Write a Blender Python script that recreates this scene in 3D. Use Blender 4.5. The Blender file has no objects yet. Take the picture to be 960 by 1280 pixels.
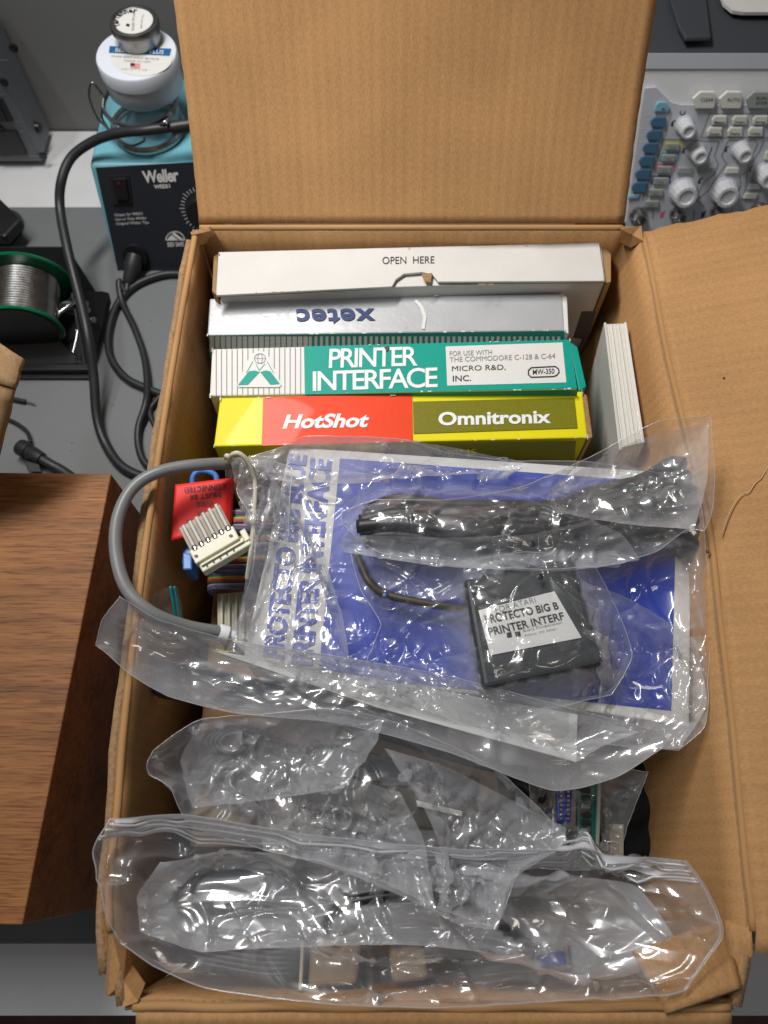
import bpy, bmesh, math, random
import numpy as np
from mathutils import Vector, Matrix
random.seed(7); rng = np.random.default_rng(11)
sc = bpy.context.scene
COL = sc.collection
# ------------------------------------------------------------------ camera
PITCH = math.radians(66.4); CH = 0.63; F = 960.0
cd = bpy.data.cameras.new('camera'); cam = bpy.data.objects.new('camera', cd); COL.objects.link(cam)
cam.location = (0, 0, CH); cam.rotation_euler = (math.pi/2 - PITCH, 0, 0)
cd.sensor_fit = 'VERTICAL'; cd.sensor_height = 36; cd.lens = 27; cd.clip_start = .01; cd.clip_end = 20
cd.dof.use_dof = True; cd.dof.focus_distance = .46; cd.dof.aperture_fstop = 9.5
sc.camera = cam
# ------------------------------------------------------------------ light
w = bpy.data.worlds.new('World'); sc.world = w; w.use_nodes = True
w.node_tree.nodes['Background'].inputs[0].default_value = (.86, .92, 1.0, 1)
w.node_tree.nodes['Background'].inputs[1].default_value = .085
def area(name, loc, target, sx, sy, power, col):
    d = bpy.data.lights.new(name, 'AREA'); d.shape = 'RECTANGLE'; d.size = sx; d.size_y = sy
    d.energy = power; d.color = col
    o = bpy.data.objects.new(name, d); COL.objects.link(o); o.location = loc
    o.rotation_euler = (Vector(target) - Vector(loc)).to_track_quat('-Z', 'Y').to_euler()
    return o
area('ceiling_or_fill_lamp', (-.27, .58, .98), (.03, .42, .15), .42, .10, 3.25, (1, .97, .93)).data.spread = math.radians(122)
area('ceiling_or_fill_lamp', (-.62, .34, 1.35), (0, .25, .1), .3, .07, 2.6, (.93, .97, 1))
area('ceiling_or_fill_lamp', (.7, -.5, 1.9), (0, .3, .1), .5, .12, 1.5, (1, .9, .78))  # added fill from behind the camera, for highlights on the bags
sc.view_settings.view_transform = 'Standard'; sc.view_settings.look = 'None'
sc.view_settings.exposure = 0.2; sc.view_settings.gamma = 1
sc.render.engine = 'CYCLES'
cy = sc.cycles
cy.transparent_max_bounces = 24; cy.max_bounces = 5; cy.diffuse_bounces = 3; cy.glossy_bounces = 2
cy.transmission_bounces = 6; cy.caustics_reflective = False; cy.caustics_refractive = False
cy.use_denoising = True; cy.sample_clamp_indirect = 4
# ------------------------------------------------------------------ pixel -> place
SP, CP = math.sin(PITCH), math.cos(PITCH)
CAM = Vector((0, 0, CH))
def ray(px, py):
    u = px - 480; v = 640 - py
    return Vector((u, v*SP + F*CP, v*CP - F*SP))
def P(px, py, z):
    d = ray(px, py); return CAM + d*((z - CH)/d.z)
class Plane:
    def __init__(s, p, n): s.p = Vector(p); s.n = Vector(n).normalized()
    def at(s, px, py, off=0.0):
        d = ray(px, py); q = s.p + s.n*off
        t = (q - CAM).dot(s.n)/d.dot(s.n); return CAM + d*t
def ZP(z): return Plane((0, 0, z), (0, 0, 1))
def C(pts): return [P(*p) for p in pts]
# ------------------------------------------------------------------ materials
def _n(nt, t, **kw):
    n = nt.nodes.new(t)
    for k, v in kw.items(): setattr(n, k, v)
    return n
def mat(name, col, rough=.5, metal=0, var=.08, vscale=40, bump=0, bscale=200, spec=.5, coat=0, alpha=None, trans=0):
    m = bpy.data.materials.new(name); m.use_nodes = True; nt = m.node_tree; b = nt.nodes['Principled BSDF']
    b.inputs['Roughness'].default_value = rough; b.inputs['Metallic'].default_value = metal
    b.inputs['Specular IOR Level'].default_value = spec; b.inputs['Coat Weight'].default_value = coat
    b.inputs['Transmission Weight'].default_value = trans
    tc = _n(nt, 'ShaderNodeTexCoord'); no = _n(nt, 'ShaderNodeTexNoise')
    no.inputs['Scale'].default_value = vscale; no.inputs['Detail'].default_value = 5
    nt.links.new(tc.outputs['Object'], no.inputs['Vector'])
    mx = _n(nt, 'ShaderNodeMix', data_type='RGBA')
    c = np.array(col[:3])
    mx.inputs[6].default_value = (*np.clip(c*(1-var*1.6), 0, 1), 1); mx.inputs[7].default_value = (*np.clip(c*(1+var*1.6), 0, 1), 1)
    nt.links.new(no.outputs[0], mx.inputs[0]); nt.links.new(mx.outputs[2], b.inputs['Base Color'])
    rr = _n(nt, 'ShaderNodeMapRange'); rr.inputs[3].default_value = max(.02, rough-.07); rr.inputs[4].default_value = min(1, rough+.07)
    nt.links.new(no.outputs[0], rr.inputs[0]); nt.links.new(rr.outputs[0], b.inputs['Roughness'])
    if bump:
        n2 = _n(nt, 'ShaderNodeTexNoise'); n2.inputs['Scale'].default_value = bscale; n2.inputs['Detail'].default_value = 3
        nt.links.new(tc.outputs['Object'], n2.inputs['Vector'])
        bp = _n(nt, 'ShaderNodeBump'); bp.inputs['Strength'].default_value = bump; bp.inputs['Distance'].default_value = .0008
        nt.links.new(n2.outputs[0], bp.inputs['Height']); nt.links.new(bp.outputs[0], b.inputs['Normal'])
    return m
def cardboard(name, col=(.44, .24, .100), flute=1.0):
    """UV in metres: u along the crease, v along the flutes."""
    m = bpy.data.materials.new(name); m.use_nodes = True; nt = m.node_tree; b = nt.nodes['Principled BSDF']; L = nt.links.new
    uv = _n(nt, 'ShaderNodeUVMap'); tc = _n(nt, 'ShaderNodeTexCoord')
    fib = _n(nt, 'ShaderNodeTexNoise'); fib.inputs['Scale'].default_value = 750; fib.inputs['Detail'].default_value = 4; fib.inputs['Roughness'].default_value = .7
    mp = _n(nt, 'ShaderNodeMapping'); mp.inputs['Scale'].default_value = (1, .55, 1)
    L(uv.outputs[0], mp.inputs[0]); L(mp.outputs[0], fib.inputs['Vector'])
    blo = _n(nt, 'ShaderNodeTexNoise'); blo.inputs['Scale'].default_value = 14; blo.inputs['Detail'].default_value = 6
    L(tc.outputs['Object'], blo.inputs['Vector'])
    # flutes showing through as soft bands
    mp2 = _n(nt, 'ShaderNodeMapping'); mp2.inputs['Scale'].default_value = (1, .03, 1)
    L(uv.outputs[0], mp2.inputs[0])
    ban = _n(nt, 'ShaderNodeTexNoise'); ban.inputs['Scale'].default_value = 150; ban.inputs['Detail'].default_value = 2
    L(mp2.outputs[0], ban.inputs['Vector'])
    wav = _n(nt, 'ShaderNodeTexWave'); wav.bands_direction = 'X'; wav.inputs['Scale'].default_value = 44; wav.inputs['Distortion'].default_value = .6
    wav.inputs['Detail'].default_value = 1; wav.inputs['Detail Scale'].default_value = 6
    L(uv.outputs[0], wav.inputs['Vector'])
    def mathn(op, a, bb):
        n = _n(nt, 'ShaderNodeMath', operation=op)
        for i, x in enumerate((a, bb)):
            if isinstance(x, (int, float)): n.inputs[i].default_value = x
            else: L(x, n.inputs[i])
        return n.outputs[0]
    s = mathn('ADD', mathn('MULTIPLY', fib.outputs[0], .72), mathn('MULTIPLY', blo.outputs[0], .46))
    s = mathn('ADD', s, mathn('MULTIPLY', ban.outputs[0], .14*flute))
    s = mathn('ADD', s, mathn('MULTIPLY', wav.outputs[0], .055*flute))
    cr = _n(nt, 'ShaderNodeValToRGB'); c = np.array(col)
    cr.color_ramp.elements[0].position = .36; cr.color_ramp.elements[0].color = (*(c*.66), 1)
    cr.color_ramp.elements[1].position = .84; cr.color_ramp.elements[1].color = (*(c*1.28), 1)
    L(s, cr.inputs[0])
    # dark flecks and a few stains
    fl = _n(nt, 'ShaderNodeTexVoronoi'); fl.inputs['Scale'].default_value = 75; L(tc.outputs['Object'], fl.inputs['Vector'])
    gt = mathn('LESS_THAN', fl.outputs['Distance'], .035)
    bl2 = mathn('GREATER_THAN', blo.outputs[0], .56)
    fm = mathn('MULTIPLY', mathn('MULTIPLY', gt, bl2), .55)
    mx = _n(nt, 'ShaderNodeMix', data_type='RGBA'); mx.inputs[7].default_value = (.12, .06, .03, 1)
    L(fm, mx.inputs[0]); L(cr.outputs[0], mx.inputs[6]); L(mx.outputs[2], b.inputs['Base Color'])
    b.inputs['Roughness'].default_value = .72; b.inputs['Specular IOR Level'].default_value = .2
    bp = _n(nt, 'ShaderNodeBump'); bp.inputs['Strength'].default_value = .5; bp.inputs['Distance'].default_value = .0006
    h = mathn('ADD', mathn('MULTIPLY', fib.outputs[0], .35), mathn('ADD', mathn('MULTIPLY', wav.outputs[0], .17*flute), mathn('MULTIPLY', ban.outputs[0], .35*flute)))
    L(h, bp.inputs['Height']); L(bp.outputs[0], b.inputs['Normal'])
    return m
def wood(name):
    m = bpy.data.materials.new(name); m.use_nodes = True; nt = m.node_tree; b = nt.nodes['Principled BSDF']; L = nt.links.new
    tc = _n(nt, 'ShaderNodeTexCoord')
    def noise(sx, sy, sz, scale, det, dist=0):
        mp = _n(nt, 'ShaderNodeMapping'); mp.inputs['Scale'].default_value = (sx, sy, sz); mp.inputs['Rotation'].default_value = (0, 0, .03)
        n = _n(nt, 'ShaderNodeTexNoise'); n.inputs['Scale'].default_value = scale; n.inputs['Detail'].default_value = det; n.inputs['Distortion'].default_value = dist
        n.inputs['Roughness'].default_value = .62
        L(tc.outputs['Object'], mp.inputs[0]); L(mp.outputs[0], n.inputs['Vector']); return n.outputs[0]
    def mm(op, a, bb):
        n = _n(nt, 'ShaderNodeMath', operation=op)
        for i, x in enumerate((a, bb)):
            if isinstance(x, (int, float)): n.inputs[i].default_value = x
            else: L(x, n.inputs[i])
        return n.outputs[0]
    band = noise(.07, 1, 1, 40, 5, .3); pores = noise(.06, 1, 1, 800, 4, .2); mid = noise(.07, 1, 1, 170, 4, .4)
    cr = _n(nt, 'ShaderNodeValToRGB'); e = cr.color_ramp.elements
    e[0].position = .33; e[0].color = (.13, .056, .021, 1); e[1].position = .68; e[1].color = (.40, .185, .064, 1)
    x = e.new(.5); x.color = (.29, .122, .041, 1)
    L(mm('ADD', mm('MULTIPLY', band, .55), mm('MULTIPLY', mid, .45)), cr.inputs[0])
    pr = _n(nt, 'ShaderNodeValToRGB'); pr.color_ramp.elements[0].position = .36; pr.color_ramp.elements[0].color = (.55, .42, .35, 1)
    pr.color_ramp.elements[1].position = .52; pr.color_ramp.elements[1].color = (1, 1, 1, 1); L(pores, pr.inputs[0])
    mx = _n(nt, 'ShaderNodeMix', data_type='RGBA', blend_type='MULTIPLY'); mx.inputs[0].default_value = .9
    L(cr.outputs[0], mx.inputs[6]); L(pr.outputs[0], mx.inputs[7]); L(mx.outputs[2], b.inputs['Base Color'])
    b.inputs['Roughness'].default_value = .5; b.inputs['Specular IOR Level'].default_value = .22
    bp = _n(nt, 'ShaderNodeBump'); bp.inputs['Strength'].default_value = .3; bp.inputs['Distance'].default_value = .0004
    L(pores, bp.inputs['Height']); L(bp.outputs[0], b.inputs['Normal'])
    return m
def film(name, haze=.12, tint=(.93, .95, 1.0), rough=.08, bscale=60, bstr=.5, gl=1.0):
    """thin clear polythene: mostly see-through, a little milk in patches, fine creases, a gloss that rises at grazing angles"""
    m = bpy.data.materials.new(name); m.use_nodes = True; nt = m.node_tree; L = nt.links.new
    nt.nodes.remove(nt.nodes['Principled BSDF']); out = nt.nodes['Material Output']
    tc = _n(nt, 'ShaderNodeTexCoord')
    def mm(op, a, bb, cl=False):
        n = _n(nt, 'ShaderNodeMath', operation=op); n.use_clamp = cl
        for i, x in enumerate((a, bb)):
            if isinstance(x, (int, float)): n.inputs[i].default_value = x
            else: L(x, n.inputs[i])
        return n.outputs[0]
    wp = _n(nt, 'ShaderNodeTexNoise'); wp.inputs['Scale'].default_value = 22; wp.inputs['Detail'].default_value = 1
    L(tc.outputs['Object'], wp.inputs['Vector'])
    at = _n(nt, 'ShaderNodeAttribute'); at.attribute_name = 'standoff'      # how far the film stands off what lies below: film in touch is clear
    mp = _n(nt, 'ShaderNodeMapping'); mp.inputs['Rotation'].default_value = (0, 0, .6); mp.inputs['Scale'].default_value = (.3, 1, 1); L(tc.outputs['Object'], mp.inputs[0])
    fine = _n(nt, 'ShaderNodeTexNoise'); fine.inputs['Scale'].default_value = 260; fine.inputs['Detail'].default_value = 2; fine.inputs['Distortion'].default_value = .6
    L(mp.outputs[0], fine.inputs['Vector'])
    bp = _n(nt, 'ShaderNodeBump'); bp.inputs['Strength'].default_value = bstr*.12; bp.inputs['Distance'].default_value = .0006; L(fine.outputs[0], bp.inputs['Height'])
    lw = _n(nt, 'ShaderNodeLayerWeight'); lw.inputs['Blend'].default_value = .5; L(bp.outputs[0], lw.inputs['Normal'])
    fac = mm('POWER', lw.outputs['Facing'], 2.6)
    tr = _n(nt, 'ShaderNodeBsdfTransparent'); tr.inputs[0].default_value = (*(np.array(tint)*.0 + .985), 1)
    df = _n(nt, 'ShaderNodeBsdfDiffuse'); df.inputs[0].default_value = (*tint, 1); L(bp.outputs[0], df.inputs['Normal'])
    tl = _n(nt, 'ShaderNodeBsdfTranslucent'); tl.inputs[0].default_value = (*tint, 1)
    md = _n(nt, 'ShaderNodeMixShader'); md.inputs[0].default_value = .35; L(df.outputs[0], md.inputs[1]); L(tl.outputs[0], md.inputs[2])
    g = _n(nt, 'ShaderNodeBsdfGlossy'); g.inputs['Roughness'].default_value = rough; g.inputs[0].default_value = (1, 1, 1, 1); L(bp.outputs[0], g.inputs['Normal'])
    hz = mm('MULTIPLY', mm('ADD', wp.outputs[0], .4), mm('MULTIPLY', mm('ADD', at.outputs['Fac'], .12), haze))
    hz = mm('ADD', hz, mm('MULTIPLY', fac, .16), True)
    m1 = _n(nt, 'ShaderNodeMixShader'); L(hz, m1.inputs[0]); L(tr.outputs[0], m1.inputs[1]); L(md.outputs[0], m1.inputs[2])
    gf = mm('ADD', mm('MULTIPLY', fac, .42), .08*gl, True)
    gs = _n(nt, 'ShaderNodeBsdfGlossy'); gs.inputs['Roughness'].default_value = .34; gs.inputs[0].default_value = (1, 1, 1, 1)
    gm = _n(nt, 'ShaderNodeMixShader'); gm.inputs[0].default_value = .4; L(g.outputs[0], gm.inputs[1]); L(gs.outputs[0], gm.inputs[2]); g = gm
    m2 = _n(nt, 'ShaderNodeMixShader'); L(gf, m2.inputs[0]); L(m1.outputs[0], m2.inputs[1]); L(g.outputs[0], m2.inputs[2])
    L(m2.outputs[0], out.inputs['Surface'])
    return m
M = dict(
 card=cardboard('cardboard'), card_edge=mat('cardboard_edge', (.33, .2, .095), .85, var=.35, vscale=500, bump=.6, bscale=700),
 card2=cardboard('old_cardboard', (.33, .205, .10), .5),
 wood=wood('walnut_vinyl'), desk=mat('white_desk', (.74, .74, .75), .45, var=.03, bump=.15, bscale=900),
 mat=mat('grey_rubber_mat', (.17, .18, .185), .6, var=.05, vscale=20, bump=.2, bscale=1500), wall=mat('grey_wall', (.22, .215, .205), .9, var=.03, vscale=6),
 floor=mat('floor_wood', (.13, .06, .035), .6, var=.5, vscale=30),
 wboard=mat('white_board', (.66, .64, .61), .6, var=.06, vscale=30, bump=.25, bscale=400),
 silver=mat('silver_print', (.60, .61, .63), .30, metal=.35, var=.03, bump=.15, bscale=300),
 white=mat('white_print', (.74, .73, .70), .46, spec=.22, var=.04, bump=.12, bscale=300, coat=.06), teal=mat('teal_print', (.006, .33, .26), .46, spec=.22, var=.06, coat=.06, bump=.12, bscale=300),
 yellow=mat('yellow_print', (.80, .70, .01), .46, spec=.22, var=.05, coat=.06, bump=.12, bscale=300), red=mat('red_print', (.83, .055, .008), .46, spec=.22, var=.05, coat=.06, bump=.12, bscale=300),
 olive=mat('olive_print', (.20, .19, .012), .4, spec=.22, var=.12, vscale=600, coat=.05), ink=mat('black_ink', (.02, .02, .022), .5), navy=mat('navy_ink', (.012, .035, .13), .4),
 wink=mat('white_ink', (.85, .85, .83), .5, var=.02), gink=mat('grey_ink', (.25, .25, .26), .5), blue=mat('blue_print', (.005, .036, .42), .38, var=.08, coat=.05, vscale=25),
 black=mat('black_plastic', (.012, .012, .014), .4, var=.2), rub=mat('black_rubber', (.022, .023, .026), .45, var=.15, bump=.1), charcoal=mat('charcoal_plastic', (.035, .038, .042), .5, bump=.2, bscale=900),
 scr=mat('torn_paper', (.66, .42, .22), .8), crimp=mat('dull_crimp', (.36, .35, .34), .55, metal=.3, var=.25, vscale=400), metal=mat('steel', (.6, .6, .6), .22, metal=1, var=.05), tin=mat('brushed_tin', (.34, .34, .34), .32, metal=1, var=.1, vscale=90), gcab=mat('grey_cable', (.20, .205, .205), .4, var=.05, vscale=60),
 cream=mat('cream_plastic', (.68, .66, .50), .4, var=.04), creamw=mat('cord_pair', (.62, .57, .46), .5, var=.05), weller=mat('light_blue_enamel', (.19, .50, .60), .35, var=.04),
 panel=mat('dark_panel', (.022, .025, .034), .5, var=.08), green=mat('green_plastic', (.0, .18, .075), .3, var=.06), solder=mat('solder_wire', (.42, .41, .40), .3, metal=1, var=.25, vscale=200),
 tag=mat('red_tag_paper', (.86, .025, .02), .55, var=.05), bclip=mat('blue_plastic', (.07, .22, .60), .4), pcb=mat('green_board', (.01, .14, .09), .4, var=.3, vscale=200), gold=mat('gold_pin', (.7, .5, .2), .3, metal=1),
 device=mat('grey_case', (.145, .15, .165), .5, bump=.1), scope=mat('scope_grey', (.56, .58, .63), .45, var=.02), scopew=mat('scope_white', (.80, .81, .82), .45, var=.02), scoped=mat('scope_dark', (.045, .05, .058), .55, var=.05),
 skey=mat('slate_blue_key', (.065, .16, .27), .4), lkey=mat('light_blue_key', (.22, .47, .62), .4), bkey=mat('bone_key', (.74, .74, .66), .4), gkey=mat('grey_key', (.34, .37, .34), .4), knob=mat('white_knob', (.66, .67, .69), .35),
 yel=mat('yellow_mark', (.65, .6, .03), .5), cy=mat('cyan_mark', (.07, .35, .55), .5), pk=mat('pink_mark', (.75, .08, .35), .5), nv=mat('navy_mark', (.01, .03, .3), .5), jarw=mat('white_jar_plastic', (.74, .78, .86), .4, var=.02),
 tealzip=mat('teal_strip', (.0, .22, .25), .4), beige=mat('beige_plastic', (.40, .31, .20), .5), bluegrey=mat('blue_grey_plastic', (.030, .036, .058), .4), tanpack=mat('tan_plastic', (.22, .18, .14), .5, var=.3, vscale=60), bcloth=mat('black_foam', (.010, .010, .011), .9, bump=1, bscale=300),
 paper=mat('page_edges', (.68, .66, .60), .8, var=.05, vscale=300), cover=mat('booklet_cover', (.62, .61, .56), .5), brown=mat('brown_cable', (.055, .045, .032), .5))
for i, c in enumerate([(.12, .06, .04), (.5, .05, .03), (.65, .22, .05), (.65, .5, .06), (.07, .24, .09), (.06, .1, .26), (.2, .1, .25), (.18, .18, .19), (.45, .43, .4), (.04, .04, .042)]):
    M['w%d' % i] = mat('wire_colour', c, .4, var=.05)
FILM = dict(poly=film('milky_polythene', .15, rough=.07, bscale=70, bstr=.6), polyc=film('clear_polythene', .17, rough=.055, bscale=90, bstr=.6),
            zip=film('clear_zip_bag', .12, (.95, .96, 1), rough=.055, bscale=30, bstr=.4, gl=1.3), band=film('zip_band', 2.4, rough=.15, bscale=40, bstr=.3), band2=film('shiny_inner_film', .34, rough=.16, bscale=40, bstr=.45, gl=3.0), polyd=film('very_clear_polythene', .07, rough=.08, bscale=90, bstr=.5, gl=.55), track=film('zip_track_film', 5, rough=.2, bstr=0), milk=film('white_film_fold', .22, rough=.07, bscale=60, bstr=.5))
# glass for the jar
M['glass'] = film('clear_glass', .02, (.85, .97, 1), .03, 5, 0)
# ------------------------------------------------------------------ builders
def wloc(o):
    v = Vector((0, 0, 0))
    while o is not None: v += o.location; o = o.parent
    return v
def thing(name, label, cat, loc, group=None):
    o = bpy.data.objects.new(name, None); COL.objects.link(o); o.location = loc; o.empty_display_size = .01
    o['label'] = label; o['category'] = cat
    if group: o['group'] = group
    return o
def mesh(name, verts, faces, m, parent=None, smooth=False, label=None, cat=None, group=None, kind=None, uvs=None, bevel=0, seg=2, solid=0, subsurf=0, edge=None, offset=-1):
    verts = [Vector(v) for v in verts]
    if parent is not None: off = wloc(parent)
    else:
        off = Vector((sum(v.x for v in verts), sum(v.y for v in verts), 0))/len(verts); off.z = min(v.z for v in verts)
    me = bpy.data.meshes.new(name); me.from_pydata([v - off for v in verts], [], faces)
    o = bpy.data.objects.new(name, me); COL.objects.link(o)
    if parent is not None: o.parent = parent
    else: o.location = off
    me.materials.append(m)
    if edge: me.materials.append(edge)
    if uvs is not None:
        ul = me.uv_layers.new(name='UVMap'); idx = np.empty(len(me.loops), dtype=np.int32); me.loops.foreach_get('vertex_index', idx)
        ul.data.foreach_set('uv', np.asarray(uvs, dtype=np.float32)[idx].ravel())
    if smooth: me.polygons.foreach_set('use_smooth', [True]*len(me.polygons))
    if subsurf: d = o.modifiers.new('smooth', 'SUBSURF'); d.levels = d.render_levels = subsurf
    if solid:
        d = o.modifiers.new('thick', 'SOLIDIFY'); d.thickness = solid; d.offset = offset
        if edge: d.material_offset_rim = 1
    if bevel: d = o.modifiers.new('bevel', 'BEVEL'); d.width = bevel; d.segments = seg; d.limit_method = 'ANGLE'
    if label: o['label'] = label
    if cat: o['category'] = cat
    if group: o['group'] = group
    if kind: o['kind'] = kind
    return o
def grid(name, fn, nu, nv, m, parent=None, **kw):
    """fn(u,v)->Vector; UVs in metres"""
    V = [[Vector(fn(i/(nu-1), j/(nv-1))) for j in range(nv)] for i in range(nu)]
    ul = [0]; mj = nv//2
    for i in range(1, nu): ul.append(ul[-1] + (V[i][mj]-V[i-1][mj]).length)
    uvs = []
    for i in range(nu):
        s = 0
        for j in range(nv):
            if j: s += (V[i][j]-V[i][j-1]).length
            uvs.append((ul[i], s))
    verts = [V[i][j] for i in range(nu) for j in range(nv)]
    faces = [(i*nv+j, (i+1)*nv+j, (i+1)*nv+j+1, i*nv+j+1) for i in range(nu-1) for j in range(nv-1)]
    return mesh(name, verts, faces, m, parent, uvs=uvs, smooth=kw.pop('smooth', True), **kw)
def hexa(name, top, bot, m, parent=None, **kw):
    """top, bot: 4 corners each, same order (counter-clockwise from above)"""
    f = [(0, 1, 2, 3), (7, 6, 5, 4)] + [(i, i+4, (i+1) % 4+4, (i+1) % 4) for i in range(4)]
    kw.setdefault('bevel', .0006)
    o = mesh(name, list(top)+list(bot), f, m, parent, **kw)
    bm = bmesh.new(); bm.from_mesh(o.data); bmesh.ops.recalc_face_normals(bm, faces=bm.faces); bm.to_mesh(o.data); bm.free()
    return o
def box(name, lo, hi, m, parent=None, **kw):
    (a, b, c), (d, e, f) = lo, hi
    return hexa(name, [(a, b, f), (d, b, f), (d, e, f), (a, e, f)], [(a, b, c), (d, b, c), (d, e, c), (a, e, c)], m, parent, **kw)
def frame(axis, up=(0, 0, 1)):
    z = Vector(axis).normalized(); x = Vector(up).cross(z)
    if x.length < 1e-4: x = Vector((1, 0, 0)).cross(z)
    if x.length < 1e-4: x = Vector((0, 1, 0)).cross(z)
    x.normalize(); return x, z.cross(x), z
def lathe(name, base, axis, prof, m, parent=None, n=40, cap=True, fluted=0, **kw):
    """prof: list of (radius, height along the axis)"""
    x, y, z = frame(axis); base = Vector(base); vs = []; fs = []
    for r, h in prof:
        for k in range(n):
            a = 2*math.pi*k/n; vs.append(base + z*h + (x*math.cos(a)+y*math.sin(a))*r*(1-fluted*((k//2) % 2)))
    for j in range(len(prof)-1):
        for k in range(n): fs.append((j*n+k, j*n+(k+1) % n, (j+1)*n+(k+1) % n, (j+1)*n+k))
    if cap: fs.append(tuple(range(n))[::-1]); fs.append(tuple((len(prof)-1)*n+k for k in range(n)))
    o = mesh(name, vs, fs, m, parent, **kw)
    for p in o.data.polygons: p.use_smooth = len(p.vertices) == 4
    if not any(md.type == 'BEVEL' for md in o.modifiers) and len(prof) > 1:
        o.data.set_sharp_from_angle(angle=math.radians(40))
    return o
def spline(pts, n=10):
    pts = [Vector(p) for p in pts]; out = []
    q = [pts[0]*2-pts[1]] + pts + [pts[-1]*2-pts[-2]]
    for i in range(1, len(q)-2):
        for k in range(n):
            t = k/n; a, b, c, d = q[i-1], q[i], q[i+1], q[i+2]
            out.append(.5*((2*b)+(c-a)*t+(2*a-5*b+4*c-d)*t*t+(3*b-a-3*c+d)*t**3))
    out.append(pts[-1]); return out
def tube(name, pts, r, m, parent=None, n=12, k=8, sp=True, ribs=0, **kw):
    pts = spline(pts, n) if sp else [Vector(p) for p in pts]
    N = None; vs = []; fs = []
    for i, p in enumerate(pts):
        t = (pts[min(i+1, len(pts)-1)] - pts[max(i-1, 0)]).normalized()
        if N is None: N = frame(t)[0]
        N = (N - t*N.dot(t)).normalized(); B = t.cross(N)
        rr = r(i/(len(pts)-1)) if callable(r) else r
        if ribs and i % 2: rr *= ribs
        for q in range(k):
            a = 2*math.pi*q/k; vs.append(p + (N*math.cos(a)+B*math.sin(a))*rr)
    for i in range(len(pts)-1):
        for q in range(k): fs.append((i*k+q, i*k+(q+1) % k, (i+1)*k+(q+1) % k, (i+1)*k+q))
    fs.append(tuple(range(k))[::-1]); fs.append(tuple((len(pts)-1)*k+q for q in range(k)))
    return mesh(name, vs, fs, m, parent, smooth=True, **kw)
def poly(name, pxs, pl, m, parent, off=.0003, thick=0, **kw):
    """flat print or plate with its corners given on a plane; thick > 0 makes it stand proud"""
    top = [pl.at(x, y, off+thick) for x, y in pxs]
    if not thick:
        o = mesh(name, top, [tuple(range(len(top)))], m, parent, **kw); return o
    bot = [v - pl.n*(thick) for v in top]; n = len(top)
    fs = [tuple(range(n)), tuple(range(2*n-1, n-1, -1))] + [(i, i+n, (i+1) % n+n, (i+1) % n) for i in range(n)]
    o = mesh(name, top+bot, fs, m, parent, **kw)
    bm = bmesh.new(); bm.from_mesh(o.data); bmesh.ops.recalc_face_normals(bm, faces=bm.faces); bm.to_mesh(o.data); bm.free()
    return o
def stroke(name, pxs, wpx, pl, m, parent, off=.0003, close=False):
    """printed line of even width through pixel points, laid on a plane"""
    pts = [Vector((x, y)) for x, y in pxs]
    if close: pts.append(pts[0])
    vs = []; fs = []
    for a, b in zip(pts, pts[1:]):
        d = (b-a); L = max(d.length, 1e-6); d /= L; n = Vector((-d.y, d.x))*wpx/2; e = d*wpx*.3; i = len(vs)
        for q in (a-e+n, a-e-n, b+e-n, b+e+n): vs.append(pl.at(q.x, q.y, off + .00001*len(fs)))
        fs.append((i, i+1, i+2, i+3))
    return mesh(name, vs, fs, m, parent)
def text(s, quad, pl, m, parent, bold=0.0, shear=0.0, off=.0004, name='lettering', space=1.0, align='CENTER'):
    """quad = pixel corners TL,TR,BR,BL as the words read (upside-down words start bottom right)"""
    cu = bpy.data.curves.new('t', 'FONT'); cu.body = s; cu.offset = bold; cu.shear = shear; cu.space_character = space; cu.resolution_u = 4; cu.align_x = align
    o = bpy.data.objects.new('t', cu); COL.objects.link(o); bpy.context.view_layer.update()
    me = o.evaluated_get(bpy.context.evaluated_depsgraph_get()).to_mesh()
    V = np.array([v.co[:] for v in me.vertices]); fs = [tuple(p.vertices) for p in me.polygons]
    bpy.data.objects.remove(o); bpy.data.curves.remove(cu)
    lo, hi = V.min(0), V.max(0); q = [Vector(c) for c in quad]; out = []
    for x, y, _ in V:
        a = (x-lo[0])/(hi[0]-lo[0]); b = (y-lo[1])/(hi[1]-lo[1])
        t = q[0].lerp(q[1], a); bb = q[3].lerp(q[2], a); p = bb.lerp(t, b); out.append(pl.at(p.x, p.y, off))
    return mesh(name, out, fs, m, parent)
def bil(q, a, b):
    q = [Vector(c) for c in q]; return q[0].lerp(q[1], a).lerp(q[3].lerp(q[2], a), b)

# ================================================================== SETTING
box('desk', (-1.1, -.108, -.03), (1.1, .755, -.004), M['desk'], kind='structure')
box('grey_mat', (-.9, -.0635, -.004), (.9, .636, 0), M['mat'], kind='structure', bevel=.001)
box('wall', (-1.5, .757, -.8), (1.5, .80, 1.0), M['wall'], kind='structure', bevel=0)
box('floor', (-2.5, -2, -.80), (2.5, .757, -.75), M['floor'], kind='structure', bevel=0)

cv, cf = [], []
for k in range(150):
    x, y = random.uniform(-.34, -.14), random.uniform(.14, .60); r = random.choice((.0003, .0004, .0006, .0010)); a = random.uniform(0, 3); i = len(cv)
    for q in range(3): cv.append((x+r*math.cos(a+q*2.1)*random.uniform(.6, 1.8), y+r*math.sin(a+q*2.1), .0003))
    cv.append((x, y, .0003+r)); cf += [(i, i+1, i+3), (i+1, i+2, i+3), (i+2, i, i+3)]
mesh('crumbs', cv, cf, M['gkey'], kind='stuff', label='tiny pale crumbs and dust scattered over the grey mat', cat='crumbs')
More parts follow.
